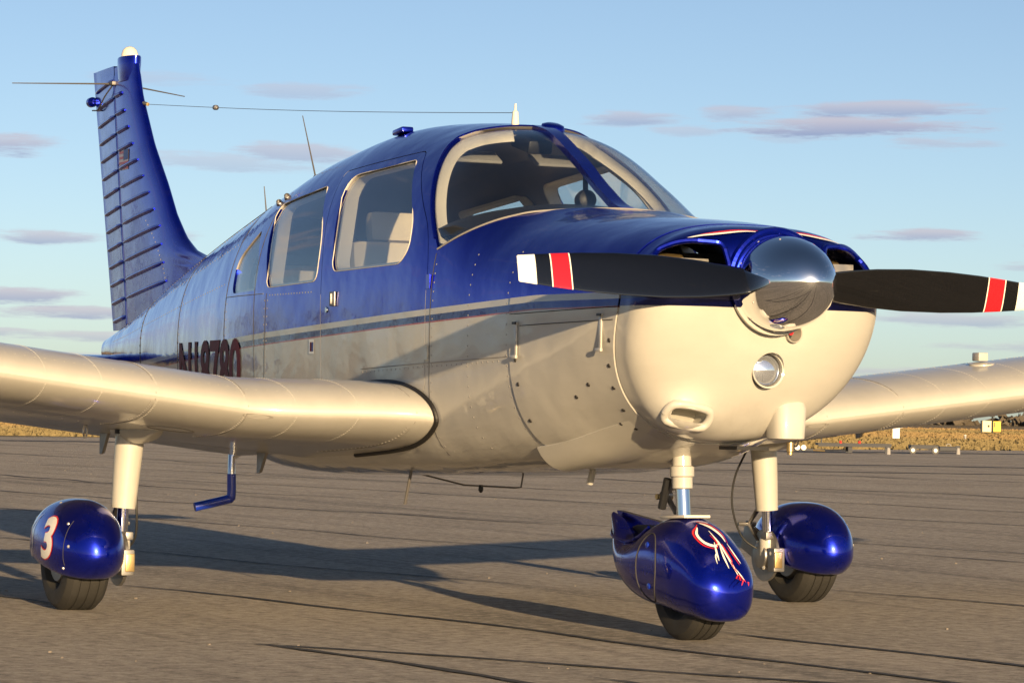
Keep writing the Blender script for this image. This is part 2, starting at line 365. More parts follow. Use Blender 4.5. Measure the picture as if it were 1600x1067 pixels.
# ================================================================ SETTING
def ground_mat(kind):
    m = bpy.data.materials.new(kind); m.use_nodes = True; g = NT(m.node_tree); b = g.n['Principled BSDF']
    o = g.node('ShaderNodeTexCoord').outputs['Object']
    if kind == 'asphalt':
        lane = g.mapping(o, rot=(0, 0, R(-10)), scale=(.05, 1, 1))
        big = g.noise(o, .6, 6, .62); streak = g.noise(lane, 1.6, 6, .65); fine = g.noise(o, 95, 3, .7); mid = g.noise(o, 17, 8, .78)
        c = g.mix(g.rng(big, .3, .7), (.285, .252, .208, 1), (.42, .372, .31, 1))
        st2 = g.noise(g.mapping(o, rot=(0, 0, R(-10)), scale=(.07, 1, 1)), 7, 4, .6); c = g.mix(g.rng(st2, .55, .72, 0, .5), c, (.15, .135, .118, 1))
        c = g.mix(g.rng(streak, .52, .64, 0, .75), c, (.165, .15, .13, 1))
        c = g.mix(g.rng(mid, .50, .66, 0, .75), c, (.60, .53, .44, 1)); c = g.mix(g.rng(mid, .48, .34, 0, .8), c, (.115, .103, .088, 1))
        c = g.mix(g.rng(fine, .60, .72, 0, .6), c, (.46, .44, .41, 1)); c = g.mix(g.rng(fine, .40, .30, 0, .6), c, (.09, .085, .08, 1))
        g.put(b.inputs['Base Color'], c); b.inputs['Roughness'].default_value = .9; b.inputs['Specular IOR Level'].default_value = .25
        n = g.node('ShaderNodeBump'); n.inputs['Strength'].default_value = 1.0; n.inputs['Distance'].default_value = .016
        g.put(n.inputs['Height'], g.math('ADD', g.math('MULTIPLY', fine, .8), g.math('MULTIPLY', mid, 1.0))); g.l.new(n.outputs[0], b.inputs['Normal'])
    else:
        f = g.noise(g.mapping(o, scale=(.25, .25, 1)), 1.1, 6, .65); f2 = g.noise(o, .012, 3, .5)
        c = g.mix(g.rng(f, .35, .65), (.25, .165, .075, 1), (.30, .21, .10, 1)); c = g.mix(g.rng(f2, .47, .60, 0, .75), c, (.18, .15, .075, 1))
        g.put(b.inputs['Base Color'], c); b.inputs['Roughness'].default_value = .95; b.inputs['Specular IOR Level'].default_value = .1
    return m
M['asphalt'] = ground_mat('asphalt'); M['drygrass'] = ground_mat('dry_grass')
M['tar_and_shadow'] = pmat('crack_sealant', (.045, .041, .038), .8, vary=.4); M['taxi'] = pmat('taxiway_asphalt', (.15, .135, .125), .9, vary=.2)  # the sealant colour also paints the shadow streaks on the far apron
def sheet(name, pts, z, mat, kind='structure', parent=None):
    o = obj(name, ([(x, y, z) for x, y in pts], [tuple(range(len(pts)))]), mat, parent, None)
    if kind and not parent: o['kind'] = kind
    return o
def ringpts(rad, n=64): return [(rad*math.cos(2*math.pi*k/n), rad*math.sin(2*math.pi*k/n)) for k in range(n)]
sheet('ground', ringpts(6000), -.012, 'drygrass')
edge = [(-66.5, -260), (-65.6, -60), (-64.6, 0), (-65.1, 17.5), (-66.3, 20), (-61.5, 33), (-60.4, 38), (-63, 45.5), (-64.0, 75), (-66, 260)]
apron = sheet('apron', edge+[(240, 260), (240, -260)], 0.0, 'asphalt')
fw = Vector((-.9029, .4292)); rt = Vector((.4296, .9028))
def gp(dist, lat): p = Vector((CAM[0], CAM[1]))+fw*dist+rt*lat; return (p.x, p.y)
sheet('taxiway', [gp(395, -300), gp(395, 500), gp(450, 500), gp(450, -300)], -.006, 'taxi')
# sealed cracks: flat tar ribbons on the apron, wandering roughly along the paving lanes
def ribbon(p0, p1, w, wob=.03, n=26, seed=0):
    rnd = random.Random(seed); p0 = Vector(p0); p1 = Vector(p1); t = (p1-p0).normalized(); nn = Vector((-t.y, t.x)); V = []; F = []
    a = rnd.uniform(0, 6); b = rnd.uniform(0, 6); L = (p1-p0).length; N = max(n, int(L*5))
    for i in range(N+1):
        s = i/N; off = wob*(math.sin(a+s*L*1.1)+.5*math.sin(b+s*L*3.1))+rnd.uniform(-.004, .004); p = p0+(p1-p0)*s+nn*off
        ww = w*(.6+.5*rnd.random())*(min(1, 12*s, 12*(1-s))+.05)
        V += [(p.x+nn.x*ww/2, p.y+nn.y*ww/2, .004), (p.x-nn.x*ww/2, p.y-nn.y*ww/2, .004)]
        if i: F.append((2*i-2, 2*i-1, 2*i+1, 2*i))
    return V, F
dl = Vector((.985, .17))
cr = [((-1.9, -.85), (9.5, .75), .022, .05), ((1.76, -1.52), (6.2, -.98), .03, .03), ((1.74, -1.53), (4.4, -.05), .026, .04), ((1.5, .22), (7, .95), .026, .05), ((-4.6, 4.42), (8, 6.6), .024, .04), ((-.9, 2.16), (9, 3.6), .026, .05),
      ((-9, -.5), (-1.2, .9), .02, .05), ((3.2, -1.1), (8, -.2), .03, .03), ((-14, 1.2), (-4, 2.8), .02, .05), ((-12, 4.1), (4, 6.6), .02, .05), ((-20, 2), (-8, 4.6), .035, .08), ((-22, 6), (0, 9.6), .035, .08), ((-30, 7), (0, 12.4), .04, .1), ((-30, 3), (-14, 5.6), .04, .1), ((-46, 8), (0, 16), .06, .15), ((-46, 14), (0, 22), .07, .15), ((-50, 0), (-18, 5.4), .06, .15), ((-8, -2.6), (0, -1.4), .022, .05), ((-5, -4.5), (4, -2.6), .025, .05)]
for k, (a, b, w, wob) in enumerate(cr): obj('crack_sealant', ribbon(a, b, w*1.5, wob, seed=k), 'tar_and_shadow', apron, None)
# cast shadow streaks across the far apron, painted as flat dark strips
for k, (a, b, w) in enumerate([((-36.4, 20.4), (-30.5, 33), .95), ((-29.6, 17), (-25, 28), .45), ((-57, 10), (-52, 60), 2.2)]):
    o = obj('painted_shadow_band', ribbon(a, b, w, .06, seed=40+k), 'tar_and_shadow', apron, None)
# loose grit and leaf scraps on the pavement
rnd = random.Random(5); V = []; F = []
for _ in range(110):
    dist = 9.5+rnd.random()**1.7*45; p = gp(dist, rnd.uniform(-.2, .2)*dist); s = rnd.uniform(.0015, .004)*(1+dist/40)
    q = box((p[0], p[1], s*.4), (s*2, s*1.4, s), Matrix.Rotation(rnd.random()*6, 3, 'Z')); n = len(V); V += q[0]; F += [tuple(i+n for i in f) for f in q[1]]
o = obj('grit', (V, F), pmat('grit_stone', (.22, .19, .155), .95), None, None); o['kind'] = 'stuff'; o['label'] = 'pale grit and leaf scraps scattered over the asphalt'
# dry grass standing at the far edge of the apron: single upright blades, one mass
def grass_blades():
    rnd = np.random.RandomState(3); n = 150000
    dist = 84+(rnd.rand(n)**1.5)*300; lat = (rnd.rand(n)*2-1)*dist*.45
    px = CAM[0]+fw[0]*dist+rt[0]*lat; py = CAM[1]+fw[1]*dist+rt[1]*lat
    ex = np.interp(py, [q[1] for q in edge], [q[0] for q in edge]); keep = (px < ex-.3) & ~((dist > 393) & (dist < 452))
    px, py, dist = px[keep], py[keep], dist[keep]; n = len(px)
    h = (.025+.05*rnd.rand(n))*(1+dist/400); w = (.03+.05*rnd.rand(n))*(1+dist/200); a = rnd.rand(n)*math.pi; lx, ly = (rnd.rand(2, n)-.5)*h*.8
    V = np.zeros((n, 3, 3)); V[:, 0] = np.stack([px-w*np.cos(a), py-w*np.sin(a), np.full(n, -.012)], 1); V[:, 1] = np.stack([px+w*np.cos(a), py+w*np.sin(a), np.full(n, -.012)], 1); V[:, 2] = np.stack([px+lx, py+ly, h], 1)
    me = bpy.data.meshes.new('dry_grass'); me.vertices.add(3*n); me.vertices.foreach_set('co', V.ravel()); me.loops.add(3*n); me.loops.foreach_set('vertex_index', np.arange(3*n)); me.polygons.add(n); me.polygons.foreach_set('loop_start', np.arange(n)*3); me.polygons.foreach_set('loop_total', np.full(n, 3)); me.update(); me.validate()
    return me
o = obj('dry_grass', grass_blades(), 'drygrass', None, None); o['kind'] = 'stuff'; o['label'] = 'strip of dry golden grass beyond the apron'
# distant woods all round: one mass of leafy clumps on the horizon
def woods():
    rnd = random.Random(11); V = []; F = []
    for k in range(620):
        a = 2*math.pi*k/620+rnd.uniform(-.006, .006)
        rel = (math.degrees(a)-154.5+180) % 360-180
        if abs(math.sin(a*3.1+.7)) < .18 and not -12 < rel < 8: continue
        dist = rnd.uniform(900, 1000); h = rnd.uniform(3.0, 6.5)*(1.0+.35*math.sin(a*9)); cx, cy = dist*math.cos(a), dist*math.sin(a); w = rnd.uniform(7, 12)
        for _ in range(60):
            ph = rnd.random()*6.28; rr = rnd.random()**.5; zz = rnd.random(); px = cx+w*rr*math.cos(ph)*(1-zz*.5); py = cy+w*rr*math.sin(ph)*(1-zz*.5); pz = h*zz
            s = rnd.uniform(.9, 2.2); t = Vector((rnd.uniform(-1, 1), rnd.uniform(-1, 1), rnd.uniform(-.4, 1))).normalized(); x, y = frame(t); n = len(V)
            V += [tuple(Vector((px, py, pz))+s*(math.cos(q)*x+math.sin(q)*y*.8)) for q in (.3, 1.9, 3.4, 5.0)]; F.append((n, n+1, n+2, n+3))
    for k in range(46):
        a = R(186+k*1.05+rnd.uniform(-.4, .4)); dist = rnd.uniform(150, 240); h = rnd.uniform(5, 13); w = h*rnd.uniform(.16, .34); cx, cy = dist*math.cos(a), dist*math.sin(a)
        n = len(V); V += [(cx-.15, cy, 0), (cx+.15, cy, 0), (cx+.05, cy, h*.8), (cx-.05, cy, h*.8)]; F.append((n, n+1, n+2, n+3)); V += [(cx, cy-.15, 0), (cx, cy+.15, 0), (cx, cy+.05, h*.8), (cx, cy-.05, h*.8)]; F.append((n+4, n+5, n+6, n+7))
        for _ in range(110):
            zz = rnd.random(); ph = rnd.random()*6.28; rr = rnd.random()**.5*w*(1.1-abs(zz-.4)); s = rnd.uniform(.15, .5); t = Vector((rnd.uniform(-1, 1), rnd.uniform(-1, 1), rnd.uniform(-.4, 1))).normalized(); x, y = frame(t); n = len(V)
            V += [tuple(Vector((cx+rr*math.cos(ph), cy+rr*math.sin(ph), h*(.15+.85*zz)))+s*(math.cos(q)*x+math.sin(q)*y*.8)) for q in (.3, 1.9, 3.4, 5.0)]; F.append((n, n+1, n+2, n+3))
    return V, F
o = obj('distant_woods', woods(), pmat('autumn_foliage', (.13, .105, .075), .9, vary=.5), None, None); o['kind'] = 'stuff'; o['label'] = 'low dark line of trees on the far horizon'

# ================================================================ AIRPLANE
plane = bpy.data.objects.new('light_airplane', None); C.objects.link(plane); plane.empty_display_size = .3
tag(plane, 'blue and cream single-engine low-wing light airplane parked on the asphalt apron', 'airplane')

# ---- windows as polygons in side view (x, z)
WS_REAR = [(.946, 1.315), (.88, 1.388), (.82, 1.456), (.745, 1.545), (.67, 1.63), (.598, 1.708), (.575, 1.745), (.60, 1.772), (.645, 1.787), (.70, 1.81)]
WS_BOT = [(1.072, 1.359), (1.177, 1.396), (1.252, 1.422), (1.318, 1.442), (1.375, 1.462)]
WS = WS_REAR+[(.70, 2.0), (1.5, 2.0), (1.5, 1.50)]+WS_BOT[::-1]
FWIN = round_poly([(.032, 1.263), (.66, 1.272), (.722, 1.33), (.698, 1.43), (.449, 1.668), (-.10, 1.636)], [.04, .05, .05, .1, .02, .09])
RWIN = round_poly([(-.656, 1.222), (-.12, 1.232), (-.132, 1.404), (-.309, 1.612), (-.855, 1.566)], [.03, .05, .1, .02, .06])
TWIN = round_poly([(-1.15, 1.212), (-.812, 1.216), (-.80, 1.30), (-.95, 1.468), (-1.175, 1.35)], [.04, .02, .04, .02, .06])
LWIN = round_poly([(.032, 1.263), (.76, 1.275), (.83, 1.36), (.72, 1.56), (.56, 1.672), (-.10, 1.636)], [.04, .05, .05, .08, .02, .09])
DOOR = round_poly([(.91, .80), (-.035, .785), (-.075, 1.28), (-.20, 1.66), (.46, 1.70), (.835, 1.40), (.90, 1.26)], [.06, .06, .1, .03, .03, .1, .1])
xs = sorted(set([round(x, 3) for x in list(np.arange(-4.25, -1.2, .08))+list(np.arange(-1.2, 1.54, .045))]+[1.54]))
shell = FU.shell(xs, .018, 112)
def both(poly, y=1.): return prism(poly, -y, y)
gapdoor = inset_poly(DOOR, -.0035)
cut = [('DIFFERENCE', both(WS)), ('DIFFERENCE', both(RWIN)), ('DIFFERENCE', both(TWIN)), ('DIFFERENCE', prism(LWIN, .2, 1.)), ('DIFFERENCE', prism(gapdoor, -.2, -1.))]
me = boolean(shell, cut)
def line_inside(me):
    me.materials.append(M['scheme']); me.materials.append(M['lining'])
    for p in me.polygons:
        c = p.center; y = FU.yat(c.x, c.z)
        if c.x > -1.7 and y is not None and abs(c.y) < y-.006 and (Vector((0, c.y, c.z-FU.P(c.x)[1])).dot(p.normal) < 0): p.material_index = 1
line_inside(me)
fus = obj('fuselage', me, 'scheme', plane, 30)
doorm = boolean(shell, [('INTERSECT', prism(DOOR, -.2, -1.)), ('DIFFERENCE', prism(FWIN, -.2, -1.))])
line_inside(doorm); door = obj('cabin_door', doorm, 'scheme', plane, 30); door['label'] = 'right side cabin door over the wing with a rounded window'
# glazing: thin skins lying in the openings
gs = FU.shell(xs, .005, 112)
def inner(data, dy): return data
def pane(poly, y0, y1, parent, name='window_pane'):
    return obj(name, boolean(FU_thin, [('INTERSECT', prism(inset_poly(poly, -.004), y0, y1))]), 'glass', parent, 40)
# glazing surface sits 6 mm below the paint line
def thin_shell():
    n = 112; o = [FU.ring(x, n, -.006) for x in xs]; i = [FU.ring(x, n, -.010) for x in xs]; N = len(xs); V = [p for q in o for p in q]+[p for q in i for p in q]; F = []; K = N*n
    for a in range(N-1):
        for j in range(n):
            k = (j+1) % n; F.append((a*n+j, a*n+k, (a+1)*n+k, (a+1)*n+j)); F.append((K+a*n+j, K+(a+1)*n+j, K+(a+1)*n+k, K+a*n+k))
    for j in range(n):
        k = (j+1) % n; F.append((j, K+j, K+k, k)); b = (N-1)*n; F.append((b+j, b+k, K+b+k, K+b+j))
    return V, F
FU_thin = thin_shell()
pane(WS, -1., -.006, fus, 'windshield_pane'); pane(WS, .006, 1., fus, 'windshield_pane')
pane(FWIN, -1., -.2, door)
for p in (RWIN, TWIN): pane(p, -1., -.2, fus)
for p in (LWIN, RWIN, TWIN): pane(p, .2, 1., fus)
# window reveals: cream trim standing inside each opening
def reveal(poly, side, parent, depth=.065, ins=.010):
    N = len(poly); inn = inset_poly(poly, ins); rings = []
    for q, off in ((poly, -.011), (poly, -depth), (inn, -depth), (inn, -.012)):
        rings.append([FU.on(p[0], p[1], side, off) for p in q])
    V, F = grid([[rg[j] for rg in rings] for j in range(N)]+[[rg[0] for rg in rings]], True, False, False)
    return obj('window_trim', (V, F), 'trim', parent, 40)
reveal(FWIN, -1, door)
for p in (RWIN, TWIN): reveal(p, -1, fus)
for p in (LWIN, RWIN, TWIN): reveal(p, 1, fus)
# bright bead where each right-hand pane meets the paint
for poly, par in ((FWIN, door), (RWIN, fus)):
    pts = [FU.on(p[0], p[1], -1, .0005) for p in poly]; obj('window_bead', tube(pts+[pts[0]], .0017, 6), 'trim', par, None)
# windshield bow trim following the rear edge of the glass
def ws_edge(t, line):
    """x on the body where the section parameter t meets the side-view line x(z)"""
    zs_ = [q[1] for q in line]; xs_ = [q[0] for q in line]
    f = lambda x: x-float(np.interp(FU.pt(x, t)[2], zs_, xs_))
    a, b = 1.05, .50
    for _ in range(40):
        c = (a+b)/2
        if f(c) > 0: a = c
        else: b = c
    return (a+b)/2
ts = [t for t in np.linspace(.02, math.pi-.02, 220) if FU.pt(ws_edge(t, WS_REAR), t)[2] > 1.335]
def bow(tsub, w0, o0, o1):
    rings = []
    for t in tsub:
        x = ws_edge(t, WS_REAR)+.004
        rings.append([FU.pt(x+.010, t, -.0115), FU.pt(x+.016, t, -.0115-w0), FU.pt(x, t, -.0115-w0), FU.pt(x-.006, t, -.0115)])
    return grid(rings)
mid = [t for t in ts]
a_ = [t for t in ts if t < math.pi/2-.10]; b_ = [t for t in ts if t > math.pi/2+.13]
for part in (a_, b_):
    obj('windshield_trim', bow(part, .041, 0, 0), 'trim', fus, 40)
# pale sealant line along the windshield base
line = [FU.on(x, z, sd, .001) for sd in (-1,) for x, z in [WS_REAR[0]]+WS_BOT[:-1]]+[Vector((1.372, 0, 1.4575))]+[FU.on(x, z, 1, .001) for x, z in ([WS_REAR[0]]+WS_BOT[:-1])[::-1]]
obj('windshield_sealant', tube(catmull(line, 8), .0035, 6), 'joint_w', fus, None)
# centre post
pr = []
for x in np.linspace(.655, 1.372, 24):
    zt = FU.P(x)[2]; w = .026; pr.append([(x, -w, zt+.006), (x, w, zt+.006), (x, w, zt-.022), (x, -w, zt-.022)])
obj('windshield_centre_post', grid(pr), 'blue', fus, 40)
# roof retaining strip around the top of the windshield
st_ = []
for t in ts[::2]:
    x = ws_edge(t, WS_REAR); st_.append(Vector(FU.pt(x-.004, t, .002)))
obj('windshield_retainer', tube(st_, .004, 6), 'blue', fus, None)

# ---- cowling and nose bowl (the chin rakes backward below the spinner line)
def rake(p):
    h = max(0, 1.12-p[2]); k = max(0, min(1, (p[0]-1.60)/.60)); k = k*k*(3-2*k)
    return Vector((p[0]-.42*k*h*h/(h+.06), p[1], p[2]))
cx_ = [1.546]+list(np.arange(1.6, 2.2, .06))+[2.214]
NXR = 2.214
class Off: pass
cs = FU.shell(cx_, .012, 112)
def half(data, top):
    me = bpy.data.meshes.new('c'); me.from_pydata([tuple(map(float, v)) for v in data[0]], [], data[1]); bm = bmesh.new(); bm.from_mesh(me); bpy.data.meshes.remove(me)
    for v in bm.verts: v.co.y *= 1.008; v.co.z = 1.06+(v.co.z-1.06)*1.008; v.co = rake(v.co)
    bmesh.ops.recalc_face_normals(bm, faces=bm.faces)
    zc = 1.0695+.037*1.9-.060
    ret = bmesh.ops.bisect_plane(bm, geom=list(bm.verts)+list(bm.edges)+list(bm.faces), plane_co=(1.9, 0, zc+(.0015 if top else -.0015)), plane_no=(-.02, 0, 1), clear_inner=top, clear_outer=not top)
    return bm
cu = obj('upper_cowling', half(cs, True), 'scheme', plane, 30)
cl = obj('lower_cowling', half(cs, False), 'scheme', plane, 30)
# nose bowl
nx = [2.219, 2.24]+[2.26+.15*math.sin(q) for q in np.linspace(0, math.pi/2*.995, 22)]
def bowl_rings(off=0.): return [FU.ring(x, 128, off) for x in nx]
def mould(p):
    """chin intake: a soft swelling of the bowl on its lower right"""
    x, y, z = p; gq = math.exp(-((y+.215)/.095)**2-((z-.735-.16*(-.215-y))/.062)**2); k = max(0, min(1, (x-2.219)/.05)); k = k*k*(3-2*k)
    return (x+.085*gq*k, y-.030*gq*k, z-.022*gq*k)
outer = [[tuple(rake(mould(p))) for p in q] for q in bowl_rings()]
# inner skin: slightly shrunk copy
inn = [[(p[0]-.014*min(1, (p[0]-2.2)/.1), p[1]*.972, 1.08+(p[2]-1.08)*.972) for p in rg] for rg in outer]
n = 128; N = len(outer); V = [p for q in outer for p in q]+[p for q in inn for p in q]; F = []; K = N*n
for a in range(N-1):
    for j in range(n):
        k = (j+1) % n; F.append((a*n+j, a*n+k, (a+1)*n+k, (a+1)*n+j)); F.append((K+a*n+j, K+(a+1)*n+j, K+(a+1)*n+k, K+a*n+k))
for j in range(n): k = (j+1) % n; F.append((j, K+j, K+k, k))
F.append(tuple((N-1)*n+j for j in range(n))); F.append(tuple(K+(N-1)*n+j for j in range(n-1, -1, -1)))
def inlet(s): return round_poly([(s*.185, 1.292), (s*.30, 1.300), (s*.385, 1.262), (s*.41, 1.16), (s*.20, 1.14), (s*.165, 1.20)], [.02, .06, .08, .03, .03, .05])
LT = (.022, .893); HOLE = (.088, 1.012)
SLOT = round_poly([(-.222+a*math.cos(R(-9))-b*math.sin(R(-9)), .742+a*math.sin(R(-9))+b*math.cos(R(-9))) for a, b in ((-.066, -.021), (.062, -.021), (.062, .021), (-.066, .021))], .019)
circ = lambda c, rr, n=28: [(c[0]+rr*math.cos(2*math.pi*k/n), c[1]+rr*math.sin(2*math.pi*k/n)) for k in range(n)]
bm_ = boolean((V, F), [('DIFFERENCE', prism(inlet(-1), 2.2, 2.6, 'x')), ('DIFFERENCE', prism(inlet(1), 2.2, 2.6, 'x')), ('DIFFERENCE', prism(SLOT, 2.1, 2.6, 'x')), ('DIFFERENCE', prism(circ(LT, .056), 2.2, 2.6, 'x')), ('DIFFERENCE', prism(circ(HOLE, .026), 2.25, 2.6, 'x'))])
bowl = obj('nose_bowl', bm_, 'scheme', plane, 28)
# rolled lips round the inlets
for s in (-1, 1):
    pts = [Vector((FU.xat(p[0], p[1], 2.2, 2.41)+.000, p[0], p[1])) for p in inlet(s)]
    obj('inlet_lip', tube(pts+[pts[0]], .010, 8, False), 'blue', bowl, None)
# arch of the bowl round the spinner
arch = [Vector((2.413, .168*math.cos(a), 1.167+.168*math.sin(a))) for a in np.linspace(-.15, math.pi+.15, 40)]
obj('spinner_arch', tube(arch, .013, 8), 'blue', bowl, None)
obj('spinner_ring', lathe([(0, .165), (.012, .165), (.014, .15), (.014, .02)], (2.404, 0, 1.167), (1, 0, 0), 48), 'scheme', bowl, 30)
# engine bay
obj('engine_baffle', box((2.12, 0, 1.17), (.02, .60, .20)), 'dark', plane)
eng = []
for s in (-1, 1):
    for k in range(7): obj('cylinder_fin', box((2.20+.012*k, s*.27, 1.18), (.004, .20, .13)), 'dull', plane)
for s in (-1, 1):
    obj('baffle_strip', box((2.19, s*.29, 1.255), (.03, .13, .010), Matrix.Rotation(R(30), 3, 'Y')), 'brass', plane); obj('spark_lead', tube(catmull([(2.20, s*.36, 1.16), (2.24, s*.33, 1.22), (2.22, s*.27, 1.24), (2.20, s*.22, 1.17)], 6), .007, 8), 'black', plane)
# landing light in its round recess
lx = rake((FU.xat(LT[0], LT[1], 2.2, 2.41), 0, LT[1])).x
obj('light_recess', lathe([(.0, .0585), (.006, .0585), (.004, .053), (-.05, .051), (-.055, .01)], (lx-.004, LT[0], LT[1]), (1, 0, 0), 36, False), 'white', bowl)
ll = obj('landing_light', lathe([(-.045, .015), (-.03, .036), (-.012, .047), (-.006, .048), (-.002, .040), (.004, .02), (.0055, .001)], (lx-.012, LT[0], LT[1]), (1, 0, 0), 36), 'lens', bowl); ll['label'] = 'round glass landing light sunk in the cream nose bowl'
obj('lamp_bezel', lathe([(-.014, .052), (-.004, .052), (-.002, .047), (-.012, .046)], (lx-.010, LT[0], LT[1]), (1, 0, 0), 36, False), 'steel', bowl)
# oil-cooler style round port beside the spinner
hx = rake((FU.xat(HOLE[0], HOLE[1], 2.2, 2.41), 0, HOLE[1])).x
obj('port_rim', lathe([(-.02, .027), (.004, .031), (.007, .029), (.004, .0265), (-.05, .0255)], (hx-.001, HOLE[0], HOLE[1]), (1, .1, 0), 28, False), 'white', bowl)
obj('port_core', join(lathe([(-.05, .024), (-.045, .001)], (hx, HOLE[0], HOLE[1]), (1, 0, 0), 20), ), 'dark', bowl)
obj('port_bolt', lathe([(-.04, .011), (-.014, .010), (-.012, .001)], (hx, HOLE[0]-.004, HOLE[1]+.004), (1, 0, 0), 14), 'red', bowl)
# intake: rolled rim and the duct walls behind the slot, seated on the bowl skin
from mathutils.bvhtree import BVHTree
bt = BVHTree.FromPolygons([v.co.copy() for v in bowl.data.vertices], [tuple(p.vertices) for p in bowl.data.polygons])
def skin_x(y, z):
    h = bt.ray_cast(Vector((3, y, z)), Vector((-1, 0, 0))); return h[0].x if h[0] and h[0].x > 2.0 else 2.16
rim = [Vector((skin_x(p.x, p.y), p.x, p.y)) for p in inset_poly(SLOT, -.012)]
rim = [(rim[i-2]+rim[i-1]*2+rim[i]*3+rim[(i+1) % len(rim)]*2+rim[(i+2) % len(rim)])/9 for i in range(len(rim))]
obj('intake_rim', tube(rim+[rim[0]], .0145, 12, False), 'white', bowl, 70)
duct = [[(q.x-dx, p[0], p[1]) for p, q in zip(inset_poly(SLOT, -.003), rim)] for dx in (.0, .04, .085)]
obj('intake_duct', grid(duct, True, False, True), 'white', bowl, 60)
# cabin-heat duct under the chin
dr = []
for z, rx, ry, ox in [(.90, .03, .04, -.06), (.84, .05, .055, -.03), (.77, .062, .060, .0), (.674, .058, .056, .000), (.670, .050, .048, .000)]:
    dr.append([(2.215+ox+rx*math.copysign(abs(math.cos(a))**.7, math.cos(a)),   .158+ry*math.copysign(abs(math.sin(a))**.7, math.sin(a)), z) for a in [2*math.pi*k/36 for k in range(36)]])
obj('chin_duct', grid(dr), 'white', bowl, 45)
obj('drain_fitting', lathe([(0, .012), (.03, .012), (.032, .009), (.04, .009)], (2.235, .165, .662), (0, 0, -1), 14), 'brass', bowl)
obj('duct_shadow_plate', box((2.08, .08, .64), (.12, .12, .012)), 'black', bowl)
# ornament stripes on the bowl top: two thin wavy pinstripes each side
def pin(pts, w, bodyf, name, mat, par):
    P = catmull(pts, 8); V = []; F = []
    for i, p in enumerate(P):
        t = (P[min(i+1, len(P)-1)]-P[max(i-1, 0)]).normalized(); nn = Vector((-t.y, t.x)); s = i/(len(P)-1); ww = w*(.25+math.sin(math.pi*min(1, max(0, s)))*.75)
        for k in (-1, 1): V.append(bodyf(p+nn*ww*.5*k))
        if i: F.append((2*i-2, 2*i-1, 2*i+1, 2*i))
    return obj(name, (V, F), mat, par, None)
def bowlfront(p): 
    x = FU.xat(p.x, p.y, 2.15, 2.41); return Vector((x+.004, p.x, p.y+.0015))
for s in (-1, 1):
    pin([(s*.03, 1.331), (s*.10, 1.331), (s*.19, 1.320), (s*.25, 1.312), (s*.30, 1.300)], .005, bowlfront, 'pinstripe', 'whited', bowl)
    pin([(s*.04, 1.335), (s*.12, 1.334), (s*.19, 1.325), (s*.24, 1.317)], .004, bowlfront, 'pinstripe', 'red', bowl)

# ---- propeller
HUB = Vector((2.468, 0, 1.1667)); PA = -.0166
prop = obj('propeller', lathe([(-.05, .10), (-.04, .13), (.0, .13), (.02, .08)], HUB, (1, 0, 0), 32), 'dull', plane)
spin = obj('spinner', lathe([(-.055, .150), (-.050, .153), (-.02, .1525), (.03, .148), (.08, .136), (.125, .117), (.16, .094), (.185, .070), (.203, .044), (.212, .022), (.2155, .004)], HUB, (1, 0, 0), 72), 'chrome', prop, 50)
sc_ = []
for k in range(10):
    a = 2*math.pi*(k+.35)/10; nn = Vector((0, math.cos(a), math.sin(a))); sc_.append(dome(HUB+Vector((-.038, 0, 0))+nn*.1525, nn, .0042, .5, 8))
for a, xx, rr in ((1.25, .02, .149), (1.9, .045, .145), (3.6, .03, .148), (5.0, .03, .148)):
    nn = Vector((.2, math.cos(a), math.sin(a))).normalized(); sc_.append(dome(HUB+Vector((xx, rr*math.cos(a), rr*math.sin(a))), nn, .004, .5, 8))
for q in sc_: obj('spinner_screw', q, 'screw', prop)
def blade(sgn):
    rs = [(.06, .095, .050, 48), (.14, .105, .036, 40), (.22, .122, .026, 33), (.32, .138, .020, 28), (.45, .146, .016, 23), (.60, .140, .013, 20), (.72, .126, .011, 18), (.82, .108, .009, 16), (.88, .096, .008, 15), (.918, .088, .007, 15), (.936, .085, .006, 15), (.940, .078, .004, 15)]
    rings = []
    for rr, ch, th, ang in rs:
        a = R(ang); sec = []
        for k in range(28):
            q = 2*math.pi*k/28; cx = math.cos(q)*.5*ch; cy = math.sin(q)*.5*th*(1.0+.35*math.cos(q)); cy = cy if cy > 0 else cy*.35
            # chord mostly in the disc (vertical), twisted towards the axis
            fx = cy*math.cos(a)+cx*math.sin(a)*-1; tz = cx*math.cos(a)+cy*math.sin(a)
            sec.append(HUB+Vector((fx, sgn*rr, sgn*(-tz) if sgn > 0 else tz*1.0)))
        rings.append(sec)
    rot = Matrix.Rotation(-PA if False else PA, 3, 'X')
    rings = [[HUB+rot @ (p-HUB) for p in q] for q in rings]
    o = obj('propeller_blade', grid(rings), 'blade', prop, 45); return o
blade(-1); blade(1)

